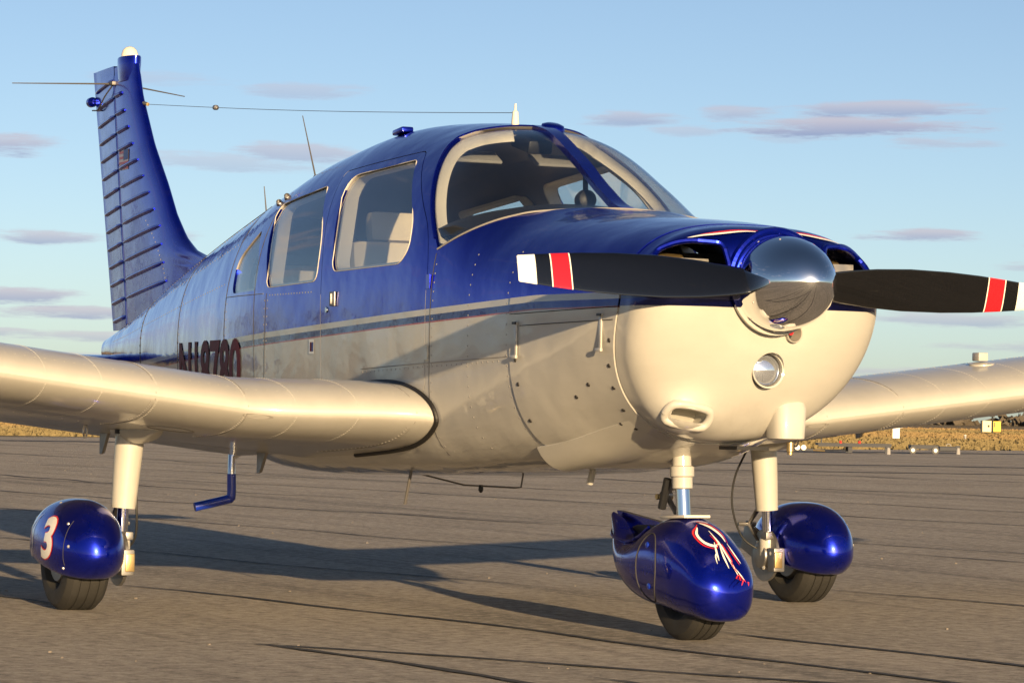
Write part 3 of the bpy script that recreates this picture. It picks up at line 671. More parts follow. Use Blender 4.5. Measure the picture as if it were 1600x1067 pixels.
# ---- wings
def naca(fr, t, mcam=.03):
    yt = 5*t*(.2969*math.sqrt(fr)-.126*fr-.3516*fr**2+.2843*fr**3-.1036*fr**4); p = .4
    yc = mcam/p**2*(2*p*fr-fr*fr) if fr < p else mcam/(1-p)**2*((1-2*p)+2*p*fr-fr*fr); return yc, yt
XLE, XTE = .795, -.805
def wing_sec(Y):
    Y = abs(Y); gl = max(0, min(1, (1.14-Y)/.57)); gl = gl*gl*(3-2*gl)*.4+gl*.6
    le = XLE+.19*gl; zl = .78+(Y-1.5)*.1228; zle = zl+.058*gl; zte = zl-.115; tip = 1.0
    if Y > 4.3: tip = max(.12, math.sqrt(max(0, 1-((Y-4.3)/.30)**2)))
    return le, zle, XTE, zte, (.222+.02*gl)*tip
def wing_pt(Y, fr, up, off=0.):
    le, zle, te, zte, th = wing_sec(Y); ch = le-te; yc, yt = naca(fr, th/ch)
    yt = yt if up else yt*(1-.42*math.exp(-fr/.045))
    return Vector((le-fr*ch, Y, zle+(zte-zle)*fr+ch*(yc+(yt+off/ch)*(1 if up else -1))))
FR = [0, .003, .008, .016, .028, .045, .07, .10, .14, .19, .25, .32, .40, .48, .56, .64, .71, .755]
FR2 = [.765, .80, .85, .90, .95, .985, 1.0]
def wing_loft(sgn, Ys, frs):
    rings = []
    for Yv in Ys:
        up = [wing_pt(sgn*Yv, f, True) for f in frs]; lo = [wing_pt(sgn*Yv, f, False) for f in (frs[::-1][:-1] if frs[0] == 0 else frs[::-1])]
        rings.append(up+lo)
    return grid(rings)
def ys(a, b, st=.09): return list(np.linspace(a, b, max(2, int((b-a)/st)+1)))
def rivet_rows(rows, rad, name, mat, par):
    o = obj(name, join(*[dome(p, nn, rad, .45, 6) for p, nn in rows]), mat, par, None); o['kind'] = 'stuff'; return o
for sgn in (-1, 1):
    tipY = [4.35, 4.42, 4.48, 4.53, 4.56, 4.58]
    w = obj('wing', wing_loft(sgn, ys(.26, 1.2, .05)+ys(1.3, 4.3, .15)+tipY, FR), 'white2', plane, 40)
    w['label'] = 'cream right wing with the entry walkway' if sgn < 0 else 'cream left wing carrying a fuel cap'
    obj('flap', wing_loft(sgn, ys(.60, 2.18, .15), FR2), 'white2', w, 40); obj('aileron', wing_loft(sgn, ys(2.19, 4.2, .2), FR2), 'white2', w, 40)
    obj('wing_tip_edge', wing_loft(sgn, [4.21, 4.3, 4.42, 4.5, 4.56], FR2), 'white2', w, 40)
    # black rubber root seal hugging the fuselage side
    def junction(f, up):
        Yj = .55
        for _ in range(30):
            p = wing_pt(sgn*Yj, f, up); yy = FU.yat(p.x, p.z); Yj = .5*Yj+.5*max(.30, yy if yy else .30)
        return wing_pt(sgn*Yj, f, up, .002)+Vector((.002, sgn*.004, 0))
    pts = [junction(f, True) for f in [.42, .34, .28, .2, .14, .09, .05, .02, .006]]+[junction(f, False) for f in [0, .006, .02, .05, .09, .14, .2, .28, .36, .45]]
    obj('root_seal', tube(catmull(pts, 3), .0095, 8), 'seal', w, None)
    # chordwise lap joints with screws on the lower leading edge
    rows = []
    for Yv, f0, f1 in ((1.18, .02, .33), (1.52, .01, .35), (.62, .03, .5), (2.45, .02, .3), (3.3, .02, .3), (4.0, .02, .3)):
        for k in range(26):
            f = f0+(f1-f0)*(k/25)**1.3; p = wing_pt(sgn*Yv, f, False, .0008); nn = Vector((.25-f*.3, 0, -1)).normalized(); rows.append((p, nn))
        sp = [wing_pt(sgn*(Yv-.012), f, False, .0006) for f in np.linspace(f0*.3, f1, 14)]+[]
        su = [wing_pt(sgn*(Yv-.012), f, True, .0006) for f in np.linspace(f1*.9, .001, 12)]
        obj('lap_joint', tube(su+sp, .0012, 5), 'joint_w', w, None)
    for k in range(46):
        Yv = 1.6+k*.06; rows.append((wing_pt(sgn*Yv, .36, False, .0008), Vector((0, 0, -1))))
    rivet_rows(rows, .0042, 'lower_skin_screws', 'screw', w)
    rows = []
    for Yv in (.80, 1.0, 1.175, 1.50, 1.70, 1.90, 2.12, 2.34, 2.56, 2.78, 3.0):
        for k in range(30):
            f = .008+.33*(k/29)**1.4
            for up in (True, False):
                p = wing_pt(sgn*Yv, f, up); q_ = wing_pt(sgn*Yv, f+.004, up); tn = (q_-p).normalized(); nn = Vector((-tn.z, 0, tn.x)); nn = nn if (nn.z > 0) == up else -nn; rows.append((p, nn))
    for k in range(70):
        for f in (.30, .055): rows.append((wing_pt(sgn*(.62+k*.035), f, True), Vector((.1, 0, 1)).normalized()))
    rivet_rows(rows, .0034, 'painted_rivets', 'white2', w)
    # oval inspection panel
    Yc, fc = 1.33, .22; pts = []
    for k in range(24):
        a = 2*math.pi*k/24; pts.append(wing_pt(sgn*(Yc+.085*math.cos(a)), fc+.045*math.sin(a), False, .001))
    obj('inspection_panel_edge', tube(pts+[pts[0]], .0015, 5), 'joint_w', w, None)
    # flush oval vent in the leading edge of the glove
    Yc = 1.13; pts = [wing_pt(sgn*(Yc+.055*math.cos(a)), .010+.0065*math.sin(a), False, .0015) for a in np.linspace(0, 2*math.pi, 25)[:-1]]
    V_ = pts+[sum(pts, Vector())/len(pts)-Vector((.012, 0, 0))]; obj('cabin_air_vent', (V_, [(i, (i+1) % 24, 24) for i in range(24)]), 'joint_w', w, 60)
    # flap hinge brackets
    for Yv in (.64, 1.27, 2.1):
        p = wing_pt(sgn*Yv, .80, False); br = [(0, .0), (.10, .0), (.03, -.085), (.0, -.09)]
        obj('flap_hinge', grid([[(p.x+a-.03, sgn*Yv+dy, p.z+.01+b) for a, b in br] for dy in (-.006, .006)]), 'dull', w, None)
    # tie-down ring
    p = wing_pt(sgn*1.50, .50, False); obj('tie_down_ring', tube([p+Vector((.022*math.cos(a), 0, -.022+.022*math.sin(a))) for a in np.linspace(0, 6.283, 16)], .004, 6), 'screw', w, None)
# right wing: walkway coating on top near the root
V_ = []; F_ = []
for i, Yv in enumerate(np.linspace(.585, .95, 8)):
    for j, f in enumerate(np.linspace(.30, .74, 12)):
        V_.append(wing_pt(-Yv, f, True, .002))
        if i and j: F_.append(((i-1)*12+j-1, (i-1)*12+j, i*12+j, i*12+j-1))
rw_ = [o for o in plane.children if o.name.startswith('wing') and 'right' in o.get('label', '')][0]; lw_ = [o for o in plane.children if o.name.startswith('wing') and 'left' in o.get('label', '')][0]
obj('walkway_coating', (V_, F_), pmat('non_slip_coating', (.05, .05, .05), .95), rw_, None)
# left wing fuel cap on its little raised base
p = wing_pt(2.07, .20, True)
obj('fuel_cap', join(lathe([(0, .052), (.010, .050), (.014, .030)], p-Vector((0, 0, .006)), (.1, -.1, 1), 28), box(p+Vector((-.01, 0, .030)), (.05, .045, .034), None, .005)), 'white2', lw_)
p = wing_pt(-2.6, .17, True); obj('fuel_cap', join(lathe([(0, .052), (.010, .050), (.014, .030)], p-Vector((0, 0, .006)), (.1, .1, 1), 28), box(p+Vector((-.01, 0, .030)), (.05, .045, .034), None, .005)), 'white2', rw_)
# pitot mast and blade under the wing root and belly odds and ends
for nm, p0, p1, rr, mt in [('drain_mast', (.42, -.38, .54), (.36, -.38, .40), .006, 'wire'), ('fuel_drain', (1.25, -.05, .56), (1.22, -.05, .50), .012, 'white'), ('breather_pipe', (1.62, .1, .58), (1.55, .1, .49), .010, 'dull')]:
    obj(nm, tube([p0, p1], rr, 8), mt, fus)
obj('marker_antenna', tube([(.62, -.02, .525), (.60, -.02, .47), (.55, -.02, .467), (.1, -.02, .465), (-.35, -.02, .50)], .0035, 6), 'wire', fus)
obj('marker_antenna_knob', lathe([(0, .008), (.02, .010), (.03, .004)], (.25, -.02, .47), (0, 0, -1), 10), 'black', fus)

# ---- landing gear
def tyre(c, Rr, wd, parent, name='tyre'):
    prof = []; hw = wd/2
    base = [(-hw*.62, Rr*.50), (-hw*.95, Rr*.62), (-hw, Rr*.76), (-hw*.93, Rr*.89), (-hw*.76, Rr*.965)]
    tread = [(-.70, 1.0-.012)]
    for gx in (-.42, -.0, .42): tread += [(gx-.08, .9965), (gx-.055, .9965), (gx-.045, .972), (gx+.045, .972), (gx+.055, .9965), (gx+.08, .9965)]
    tread += [(.70, 1.0-.012)]
    prof = base+[(hw*a, Rr*b) for a, b in tread]+[(-a, b) for a, b in base[::-1]]
    return obj(name, lathe(prof, c, (0, 1, 0), 64, True), 'tyre', parent, 28)
class Pant(Body):
    def __init__(s, x0, y0, L, w, z0, z1): s.x0, s.y0, s.L, s.w, s.z0, s.z1, s.nose = x0, y0, L, w, z0, z1, None
    def P(s, x):
        q = (x-(s.x0+.03*s.L))/(s.L*(.47 if x > s.x0+.03*s.L else .53)); k = math.sqrt(max(1e-5, 1-min(1, abs(q))**2.3))
        zc = s.z0+(s.z1-s.z0)*(.45-.07*q); zt = zc+(s.z1-zc)*k; zb = zc-(zc-s.z0)*k
        return (zb, zc, zt, s.w*k, 2.15, 2.35)
def text_mesh(txt, size, off=0.):
    cu_ = bpy.data.curves.new('t', 'FONT'); cu_.body = txt; cu_.size = size; cu_.align_x = 'CENTER'; cu_.align_y = 'CENTER'; cu_.offset = off; cu_.resolution_u = 4; cu_.fill_mode = 'FRONT'
    o = bpy.data.objects.new('t', cu_); C.objects.link(o); dg = bpy.context.evaluated_depsgraph_get(); dg.update()
    me = bpy.data.meshes.new_from_object(o.evaluated_get(dg)); bpy.data.objects.remove(o); bpy.data.curves.remove(cu_)
    bm = bmesh.new(); bm.from_mesh(me); bpy.data.meshes.remove(me); bmesh.ops.triangulate(bm, faces=bm.faces)
    for _ in range(2):
        e = [q for q in bm.edges if q.calc_length() > size*.12]
        if e: bmesh.ops.subdivide_edges(bm, edges=e, cuts=1); bmesh.ops.triangulate(bm, faces=bm.faces)
    bm.verts.index_update(); V = [v.co.copy() for v in bm.verts]; F = [tuple(v.index for v in f.verts) for f in bm.faces]; bm.free(); return V, F
def decal(name, data, fn, mat, par):
    V, F = data; o = obj(name, ([fn(v.x, v.y) for v in V], F), mat, par, None); return o

for sgn in (-1, 1):
    gy = sgn*1.335; wy = sgn*1.53; side = 'right' if sgn < 0 else 'left'
    gear = obj('main_landing_gear', join(tube([(.02, gy-sgn*.012, .70), (.02, gy, .64), (.02, gy+sgn*.012, .50), (.02, gy+sgn*.022, .37)], [.056, .054, .050, .045], 28)), 'white', plane, 40)
    gear['label'] = 'cream %s main landing gear leg with a bulbous blue wheel fairing' % side
    bump = []
    for x, rr, dz in [(.30, .006, .0), (.27, .030, .004), (.20, .050, .0), (.10, .062, .0), (.0, .064, .0), (-.10, .050, .006), (-.18, .028, .012), (-.22, .006, .016)]:
        zc_ = wing_pt(sgn*1.335, (XLE-x)/1.6, False).z+dz
        bump.append([(x, gy-sgn*.012+rr*math.cos(q), zc_+rr*.75*math.sin(q)) for q in [2*math.pi*j/28 for j in range(28)]])
    obj('leg_fairing', grid(bump), 'white', gear, 60)
    obj('leg_clamp', lathe([(-.010, .058), (-.008, .063), (.008, .063), (.010, .058)], (.02, gy-sgn*.006, .652), (0, 0, 1), 28), 'seal', gear)
    obj('oleo_piston', tube([(.02, gy+sgn*.022, .38), (.02, gy+sgn*.028, .20)], .021, 20), 'clear', gear)
    obj('axle_fork', join(lathe([(0, .03), (.012, .033), (.07, .033), (.10, .026), (.115, .015)], (.02, gy+sgn*.027, .262), (0, 0, -1), 20), tube([(.02, gy+sgn*.028, .215), (.0, wy, .215)], .02, 12)), 'white', gear)
    obj('torque_link', join(tube([(-.02, gy+sgn*.02, .40), (-.12, gy+sgn*.02, .31), (-.02, gy+sgn*.03, .22)], [.014, .010, .014], 8, squash=.6), tube([(-.12, gy-.03, .31), (-.12, gy+.05, .31)], .008, 8)), 'dull', gear)
    obj('brake_line', tube(catmull([(-.05, gy-sgn*.03, .62), (-.10, gy-sgn*.06, .50), (-.10, gy-sgn*.07, .38), (-.05, gy-sgn*.05, .26), (.0, gy+sgn*.02, .20)], 6), .0045, 8), 'hose', gear)
    iy = wy-sgn*.165
    bd = obj('brake_disc', lathe([(-.006, .105), (.006, .105), (.007, .06), (.03, .05), (.035, .03)], (.0, iy, .19), (0, -sgn, 0), 36), 'dull', gear)
    obj('brake_caliper', join(box((.085, iy, .175), (.055, .05, .095), None, .006), box((.04, iy-sgn*.02, .27), (.05, .03, .03), None, .005)), 'dull', gear)
    obj('brake_pad', box((.108, iy-sgn*.006, .175), (.022, .035, .065), None, .004), 'brass', gear)
    for a in (0, 1.2, 2.4, 3.6, 4.8): obj('brake_bolt', lathe([(0, .008), (.014, .008), (.016, .004)], (.02+.06*math.cos(a), iy-sgn*.012, .20+.06*math.sin(a)), (.2, -sgn, 0), 10), 'screw', gear)
    obj('axle_plate', box((-.12, iy+sgn*.01, .24), (.16, .012, .12), Matrix.Rotation(R(20), 3, 'Y'), .004), 'dull', gear)
    tyre((0, wy, .190), .192, .168, gear)
    obj('wheel_hub', lathe([(-.07, .05), (-.07, .085), (-.055, .094), (.055, .094), (.07, .085), (.07, .05), (.045, .03)], (0, wy, .190), (0, 1, 0), 32), 'dull', gear)
    pb = Pant(.01, wy, .60, .146, .085, .405)
    pxs = [.01-.30+.60*s for s in (1-np.cos(np.linspace(.03, math.pi-.03, 48)))/2]
    rings = [pb.ring(x, 64) for x in pxs]
    # wheel opening: flatten the belly of the fairing into a cut-off rim
    rings = [[(p[0], p[1], max(p[2], .172-.055*max(-.3, min(1, (p[0]-.0)/.25)))) for p in q] for q in rings]
    wf = obj('wheel_fairing', grid(rings), 'blue', gear, 50)
    # seam and small screws
    sp = [pb.on(.215, z, sgn, .001) for z in np.linspace(.17, .33, 12)]; obj('fairing_seam', tube(sp, .0009, 5), 'line', wf, None)
    for fx_, fz_ in ((.20, .32), (.235, .24), (.20, .16), (-.16, .33), (-.20, .25), (.02, .39)):
        p = pb.on(fx_, fz_, sgn, 0.); obj('fairing_screw', dome(p, pb.nrm(fx_, fz_, sgn), .006, .5, 8), 'screw', wf)
    obj('hub_cap', lathe([(0, .045), (.008, .04), (.012, .02)], (.0, wy+sgn*.07, .19), (0, sgn, 0), 20), 'steel', gear)
    if sgn < 0:
        wf['label'] = 'blue wheel fairing marked with a white number 3'
        fn = lambda off: (lambda a, b: pb.on(.105+a*1.1, .258+b+a*.06, -1, off))
        decal('number_outline', text_mesh('3', .20, .010), fn(.0015), 'red', wf); decal('number_mark', text_mesh('3', .20, .006), fn(.003), 'whited', wf)
        fl = [(-.02, .33), (-.05, .30), (-.10, .26), (-.12, .20), (-.10, .16)]
        pin([(-.035, .345), (-.07, .29), (-.06, .24), (-.09, .18)], .008, lambda p: pb.on(p.x, p.y, -1, .002), 'pinstripe', 'whited', wf)
        pin([(-.02, .35), (-.10, .31), (-.16, .27), (-.19, .21)], .006, lambda p: pb.on(p.x, p.y, -1, .002), 'pinstripe', 'whited', wf)
        pin([(-.05, .34), (-.11, .29), (-.12, .23), (-.10, .18)], .005, lambda p: pb.on(p.x, p.y, -1, .002), 'pinstripe', 'red', wf)

# nose gear
ng = obj('nose_landing_gear', join(tube([(1.785, 0, .72), (1.80, 0, .60), (1.805, 0, .515)], [.032, .032, .034], 24), lathe([(0, .034), (.004, .041), (.035, .041), (.040, .035), (.075, .035), (.078, .030)], (1.803, 0, .575), (.06, 0, -1), 24), lathe([(0, .034), (.003, .037), (.02, .037), (.023, .034)], (1.793, 0, .655), (.06, 0, -1), 24)), 'white', plane, 35)
ng['label'] = 'cream nose landing gear strut with a pinstriped blue wheel fairing'
obj('oleo_piston', tube([(1.806, 0, .52), (1.822, 0, .39)], .024, 24), 'clear', ng)
obj('torque_link', join(tube([(1.775, 0, .535), (1.695, 0, .475)], .012, 8, squash=.5), tube([(1.695, 0, .475), (1.77, 0, .415)], .012, 8, squash=.5), lathe([(-.02, .012), (.02, .012)], (1.695, 0, .475), (0, 1, 0), 12)), 'dull', ng)
obj('shimmy_damper', tube([(1.76, -.03, .53), (1.72, -.03, .43)], .014, 10), 'black', ng)
obj('link_bolt', lathe([(-.03, .01), (.03, .01)], (1.69, -.005, .468), (0, 1, 0), 10), 'brass', ng)
obj('steering_arm', join(box((1.79, 0, .64), (.05, .13, .012), None, .004), tube([(1.82, .06, .64), (1.70, .065, .62)], .008, 8)), 'dull', ng)
obj('fork_plate', box((1.83, 0, .405), (.17, .10, .010), Matrix.Rotation(R(-3), 3, 'Y'), .003), 'trim', ng)
tyre((1.89, 0, .176), .178, .135, ng)
obj('wheel_hub', lathe([(-.05, .04), (-.05, .085), (.05, .085), (.05, .04)], (1.89, 0, .176), (0, 1, 0), 28), 'dull', ng)
NP = Body([(1.310,.365,.388,.405,.010,2,2),(1.380,.275,.33,.385,.04,2.2,2.2),(1.460,.205,.27,.345,.078,2.3,2.4),(1.540,.155,.25,.318,.103,2.4,2.6),(1.620,.125,.25,.325,.118,2.4,2.8),(1.720,.108,.25,.378,.127,2.3,3.0),(1.800,.10,.25,.402,.131,2.2,3.0),(1.876,.092,.24,.406,.133,2.2,3.0),(1.953,.082,.235,.388,.132,2.2,3.0),(2.031,.075,.22,.345,.124,2.2,2.9),(2.082,.072,.20,.305,.116,2.2,2.8),(2.117,.074,.185,.268,.103,2.2,2.7),(2.138,.083,.178,.238,.083,2.2,2.6),(2.151,.10,.172,.212,.056,2.2,2.4),(2.157,.118,.168,.19,.032,2.1,2.2),(2.160,.14,.165,.172,.012,2,2)])
nxs = sorted([1.31+.8496*s for s in (1-np.cos(np.linspace(.03, math.pi-.03, 54)))/2])
wf = obj('wheel_fairing', grid([NP.ring(x, 64) for x in nxs]), 'blue', ng, 50); wf['label'] = 'blue nose wheel fairing with a red and white pinstripe ornament'
# black plate painted in for the dark hollow behind the fork, and upright tail fin
far_wall = [(1.295, .410), (1.345, .315), (1.46, .27), (1.64, .30), (1.665, .372), (1.60, .381)]
obj('tail_fin', grid([[(x, y, z) for x, z in far_wall] for y in (.020, .046)]), 'blue', wf, 40)
obj('hollow_dark_plate', grid([[(x, y, z) for x, z in [(1.39, .350), (1.42, .318), (1.50, .300), (1.60, .318), (1.65, .352), (1.58, .368), (1.47, .366)]] for y in (.010, .018)]), 'black', wf, 40)
obj('hollow_rim', tube(catmull([(1.335, -.012, .352), (1.38, -.042, .330), (1.45, -.060, .318), (1.54, -.066, .312), (1.62, -.066, .330), (1.69, -.062, .365)], 6), .006, 8), 'blue', wf, None)
# round access cover
cx, cz = 1.80, .235
pts = [NP.on(cx+.075*math.cos(a), cz+.115*math.sin(a), -1, .001) for a in np.linspace(0, 2*math.pi, 41)[:-1]]
obj('access_cover_edge', tube(pts+[pts[0]], .0022, 6), 'line', wf, None)
for dx, dz in ((-.005, .075), (.018, -.06)):
    p = NP.on(cx+dx, cz+dz, -1, 0); obj('cover_screw', dome(p, (0, -1, 0), .012, .5, 12), 'bluerod', wf)
sp = [NP.on(2.0-.25*(z-.2)*0+.05*(.38-z)*4-.05, z, -1, .001) for z in np.linspace(.13, .37, 14)]
# pinstripe ornament on the forward upper face (laid out seen from ahead: y across, z up)
def npf(p):
    x = NP.xat(p.x, p.y, 1.80, 2.2); return Vector((x+.003, p.x, p.y+.001))
oz = .0
orn = [('whited', .014, [(-.035, .375), (-.052, .352), (-.045, .328), (-.018, .318), (.002, .325)]), ('red', .008, [(-.028, .383), (-.060, .356), (-.055, .322), (-.022, .308)]), ('whited', .016, [(-.015, .388), (.012, .375), (.030, .352), (.032, .330)]), ('red', .007, [(-.02, .392), (.018, .382), (.040, .356), (.038, .325)]),
  ('whited', .012, [(-.005, .365), (.002, .335), (.008, .30), (.016, .262), (.028, .225)]), ('whited', .009, [(-.012, .33), (-.022, .30), (-.026, .272)]), ('whited', .010, [(.0, .318), (-.004, .285), (.0, .248)]), ('red', .011, [(.012, .325), (.014, .295), (.022, .268)]), ('whited', .008, [(.034, .325), (.042, .292), (.054, .262)]), ('red', .006, [(.026, .315), (.036, .285), (.046, .258)]),
  ('red', .010, [(.014, .272), (.020, .252), (.026, .235)]), ('red', .007, [(.028, .228), (.016, .212), (.010, .195)]), ('red', .008, [(.030, .226), (.034, .210), (.036, .194)]), ('red', .007, [(.030, .228), (.046, .214), (.056, .203)]), ('whited', .006, [(.026, .245), (.040, .224), (.050, .21)]), ('whited', .006, [(-.02, .30), (-.032, .285), (-.036, .262)]), ('red', .008, [(-.012, .352), (-.004, .33), (-.012, .31)])]
for mt, w_, pts in orn: pin(pts, w_*.68, npf, 'pinstripe', mt, wf)

# ---- tail
LEp = [(-2.55, 1.40), (-2.72, 1.418), (-2.87, 1.448), (-3.02, 1.485), (-3.156, 1.551), (-3.298, 1.664), (-3.425, 1.809), (-3.643, 2.024), (-3.829, 2.273), (-3.885, 2.404), (-3.90, 2.455)]
def le_x(z): return float(np.interp(z, [p[1] for p in LEp], [p[0] for p in LEp]))
def hinge_x(z): return -3.927+(z-1.172)*(-4.18+3.927)/(2.398-1.172)
def te_x(z): return -4.191+(z-1.119)*(-4.594+4.191)/(2.46-1.119)
def fin_half(x, z):
    a, b = le_x(z), te_x(z); ch = max(.05, min(a, -3.0)-b); f = max(0, min(1, (min(a, -3.0)-x)/ch)) if x < min(a, -3.0) else 0
    t = .085*ch**.6 if z < 2.4 else .07*ch**.6
    yt = 5*(t/ch)*ch*(.2969*math.sqrt(f)-.126*f-.3516*f**2+.2843*f**3-.1036*f**4)
    if a > -3.0 and x > -3.15: yt = max(yt, .012+.05*max(0, (1.52-z)))
    return max(yt, .003)
def fin_loft(zlist, x0f, x1f, n=18):
    rings = []
    for z in zlist:
        a, b = x0f(z), x1f(z); xs_ = [a-(a-b)*(1-math.cos(math.pi*.5*k/n)) for k in range(n+1)]
        rings.append([(x, -fin_half(x, z) if k else 0, z) for k, x in enumerate(xs_)]+[(x, fin_half(x, z), z) for x in xs_[:0:-1]])
    return grid(rings)
fin = obj('tail_fin', fin_loft(list(np.linspace(1.12, 1.40, 5))+list(np.linspace(1.42, 2.44, 34)), le_x, lambda z: hinge_x(z)+.004), 'tailblue', plane, 50); fin['label'] = 'swept blue tail fin with raised ribs and a small flag'
rud = obj('rudder', fin_loft(list(np.linspace(1.122, 2.45, 36)), lambda z: hinge_x(z)-.006, te_x), 'tailblue', plane, 50); rud['label'] = 'blue rudder with many raised horizontal ribs'
obj('rudder_gap', tube([(hinge_x(z), -fin_half(hinge_x(z), z)*.96, z) for z in np.linspace(1.15, 2.38, 20)], .006, 6), 'decalblue', rud, None)
# fin cap and beacon
cap = []
for z, k in ((2.36, 1.0), (2.40, 1.12), (2.44, 1.22), (2.475, 1.22), (2.482, 1.1)):
    cap.append([(-4.035+.115*math.cos(a), .040*k*math.sin(a), z-.02*math.cos(a)*0) for a in [2*math.pi*j/32 for j in range(32)]])
fc = obj('fin_cap', grid(cap), 'blue', fin, 45)
obj('beacon', lathe([(0, .043), (.012, .043), (.035, .036), (.048, .024), (.054, .010), (.055, .002)], (-4.03, 0, 2.48), (0, 0, 1), 28), 'amber', fin, 60)
# raised beads on fin and rudder, each its own piece
def bead(zc, xa, xb, slope, par):
    for s in (-1, 1):
        pts = []
        for k in range(9):
            x = xa+(xb-xa)*k/8; z = zc+(x-xb)*slope; pts.append(Vector((x, s*(fin_half(x, z)+.0005), z)))
        rr = [.005]+[.0115]*7+[.004]
        obj('rib_bead', tube(pts, rr, 8), 'tailblue', par, 60)
for k in range(14):
    z = 1.165+k*.0905
    bead(z, hinge_x(z)-.022, te_x(z)+.012, .10, rud)
for k in range(12):
    z = 1.28+k*.092; xf = min(le_x(z+.05)-.17, -3.28-(z-1.28)*.46); bead(z, xf, hinge_x(z)+.02, .10, fin)
# rivet line on the fin skirt and small flag
rows = [((x, -(fin_half(x, z)+.0005), z), Vector((0, -1, 0))) for x, z in [(-3.30-.012*k-(k*k)*.0009, 1.36+.022*k) for k in range(14)]]
rivet_rows(rows, .004, 'fin_rivets', 'screw', fin)
def onfin(x, z, off): return Vector((x, -(fin_half(x, z)+off), z))
def patch(x0, x1, z0, z1, fn, nx=6, nz=6):
    V = []; F = []
    for i in range(nx+1):
        for j in range(nz+1):
            V.append(fn(x0+(x1-x0)*i/nx, z0+(z1-z0)*j/nz))
            if i and j: F.append(((i-1)*(nz+1)+j-1, (i-1)*(nz+1)+j, i*(nz+1)+j, i*(nz+1)+j-1))
    return V, F
fx0, fx1, fz0, fz1 = -4.06, -3.90, 1.915, 2.015
obj('flag_field', patch(fx0, fx1, fz0, fz1, lambda x, z: onfin(x, z, .002)), pmat('flag_white', (.5, .42, .45), .4), fin, None)
for k in range(4): obj('flag_stripe', patch(fx0+.002, fx1-.002, fz0+.004+k*.026, fz0+.015+k*.026, lambda x, z: onfin(x, z, .003)), pmat('flag_red', (.4, .05, .06), .4), fin, None)
obj('flag_canton', patch(fx1-.075, fx1, fz0+.05, fz1, lambda x, z: onfin(x, z, .004)), 'decalblue', fin, None)
# whisker antenna and wire
obj('whisker_antenna', join(tube([(-4.19, -.03, 2.36), (-4.50, -.46, 2.365)], [.005, .0025], 6), tube([(-4.19, .03, 2.36), (-4.50, .46, 2.35)], [.005, .0025], 6), box((-4.17, 0, 2.36), (.05, .10, .02), None, .004)), 'wire', fin)
obj('rudder_weight', lathe([(-.03, .012), (-.015, .026), (.015, .026), (.03, .010)], (-4.59, -.01, 2.30), (1, 0, 0), 16), 'blue', rud)
obj('antenna_lead', tube(catmull([(-4.17, -.04, 2.35), (-4.28, -.045, 2.30), (-4.42, -.03, 2.25), (-4.56, -.015, 2.255)], 6), .004, 6), 'wire', rud)
wp = [Vector((-3.75, 0, 2.225)).lerp(Vector((.455, 0, 1.862)), t)-Vector((0, 0, .012*math.sin(math.pi*t))) for t in np.linspace(0, 1, 40)]
aw = obj('wire_antenna', tube(wp, .0013, 5), 'wire', plane)
obj('wire_insulator', lathe([(-.018, .004), (-.012, .012), (.012, .012), (.018, .004)], wp[9], (wp[10]-wp[9]), 12), 'dull', aw)
obj('wire_end_fitting', tube([(-3.80, 0, 2.235), (-3.74, 0, 2.224)], .009, 8), 'brass', aw)
zr = FU.P(.455)[2]
obj('antenna_mast', lathe([(-.01, .016), (.01, .014), (.03, .012), (.045, .011), (.05, .005), (.075, .004)], (.455, 0, zr), (0, 0, 1), 16), 'trim', fus)
rb = []
zr = FU.P(.62)[2]
obj('roof_beacon', join(lathe([(-.02, .046), (.0, .046), (.014, .041), (.020, .024), (.021, .003)], (.66, .055, FU.P(.66)[2]-.004), (.3, 0, 1), 28)), 'blue', fus, 60)
def rooft(x, t, off=0.): return Vector(FU.pt(x, t, off))
p = rooft(-.12, math.pi/2+.30); obj('roof_vent', box(p+Vector((0, 0, .012)), (.10, .05, .022), Matrix.Rotation(R(-6), 3, 'Y'), .008), 'blue', fus)
for x, tx, L, dx in ((-.98, math.pi/2+.35, .27, -.16), (-1.75, math.pi/2+.25, .14, -.04)):
    p = rooft(x, tx); obj('rod_antenna', tube([p, p+Vector((dx, 0, L))], [.004, .002], 6), 'wire', fus); obj('rod_antenna_base', lathe([(-.006, .014), (.008, .012), (.016, .006)], p, (0, 0, 1), 12), 'dull', fus)
for x, tx in ((-1.15, math.pi/2+.2), (-1.95, math.pi/2+.15)):
    p = rooft(x, tx); obj('roof_fitting', lathe([(-.004, .010), (.022, .008), (.03, .005)], p, (-.3, 0, 1), 10), 'dull', fus)
for x, t_ in ((-.88, 2.28), (-.96, 2.30)):
    p = rooft(x, t_, .004); obj('roof_air_outlet', lathe([(-.02, .012), (.008, .012), (.010, .009), (.0, .008)], p, (1, -.5, .6), 14), 'dull', fus)
# stabilator
sr = []
for Yv in [0.02]+list(np.linspace(.1, 1.52, 14)):
    k = 1 if Yv < 1.45 else .6
    ring = []
    for f in [0, .01, .04, .1, .2, .35, .55, .8, 1.0]: yc, yt = naca(f, .10*k, 0.); ring.append((-3.72-.74*f, Yv, .96+.74*yt))
    for f in [.8, .55, .35, .2, .1, .04, .01]: yc, yt = naca(f, .10*k, 0.); ring.append((-3.72-.74*f, Yv, .96-.74*yt))
    sr.append(ring)
for sg in (-1, 1): obj('stabilator', grid([[(a, sg*b, c) for a, b, c in q] for q in sr]), 'tailblue', plane, 40)

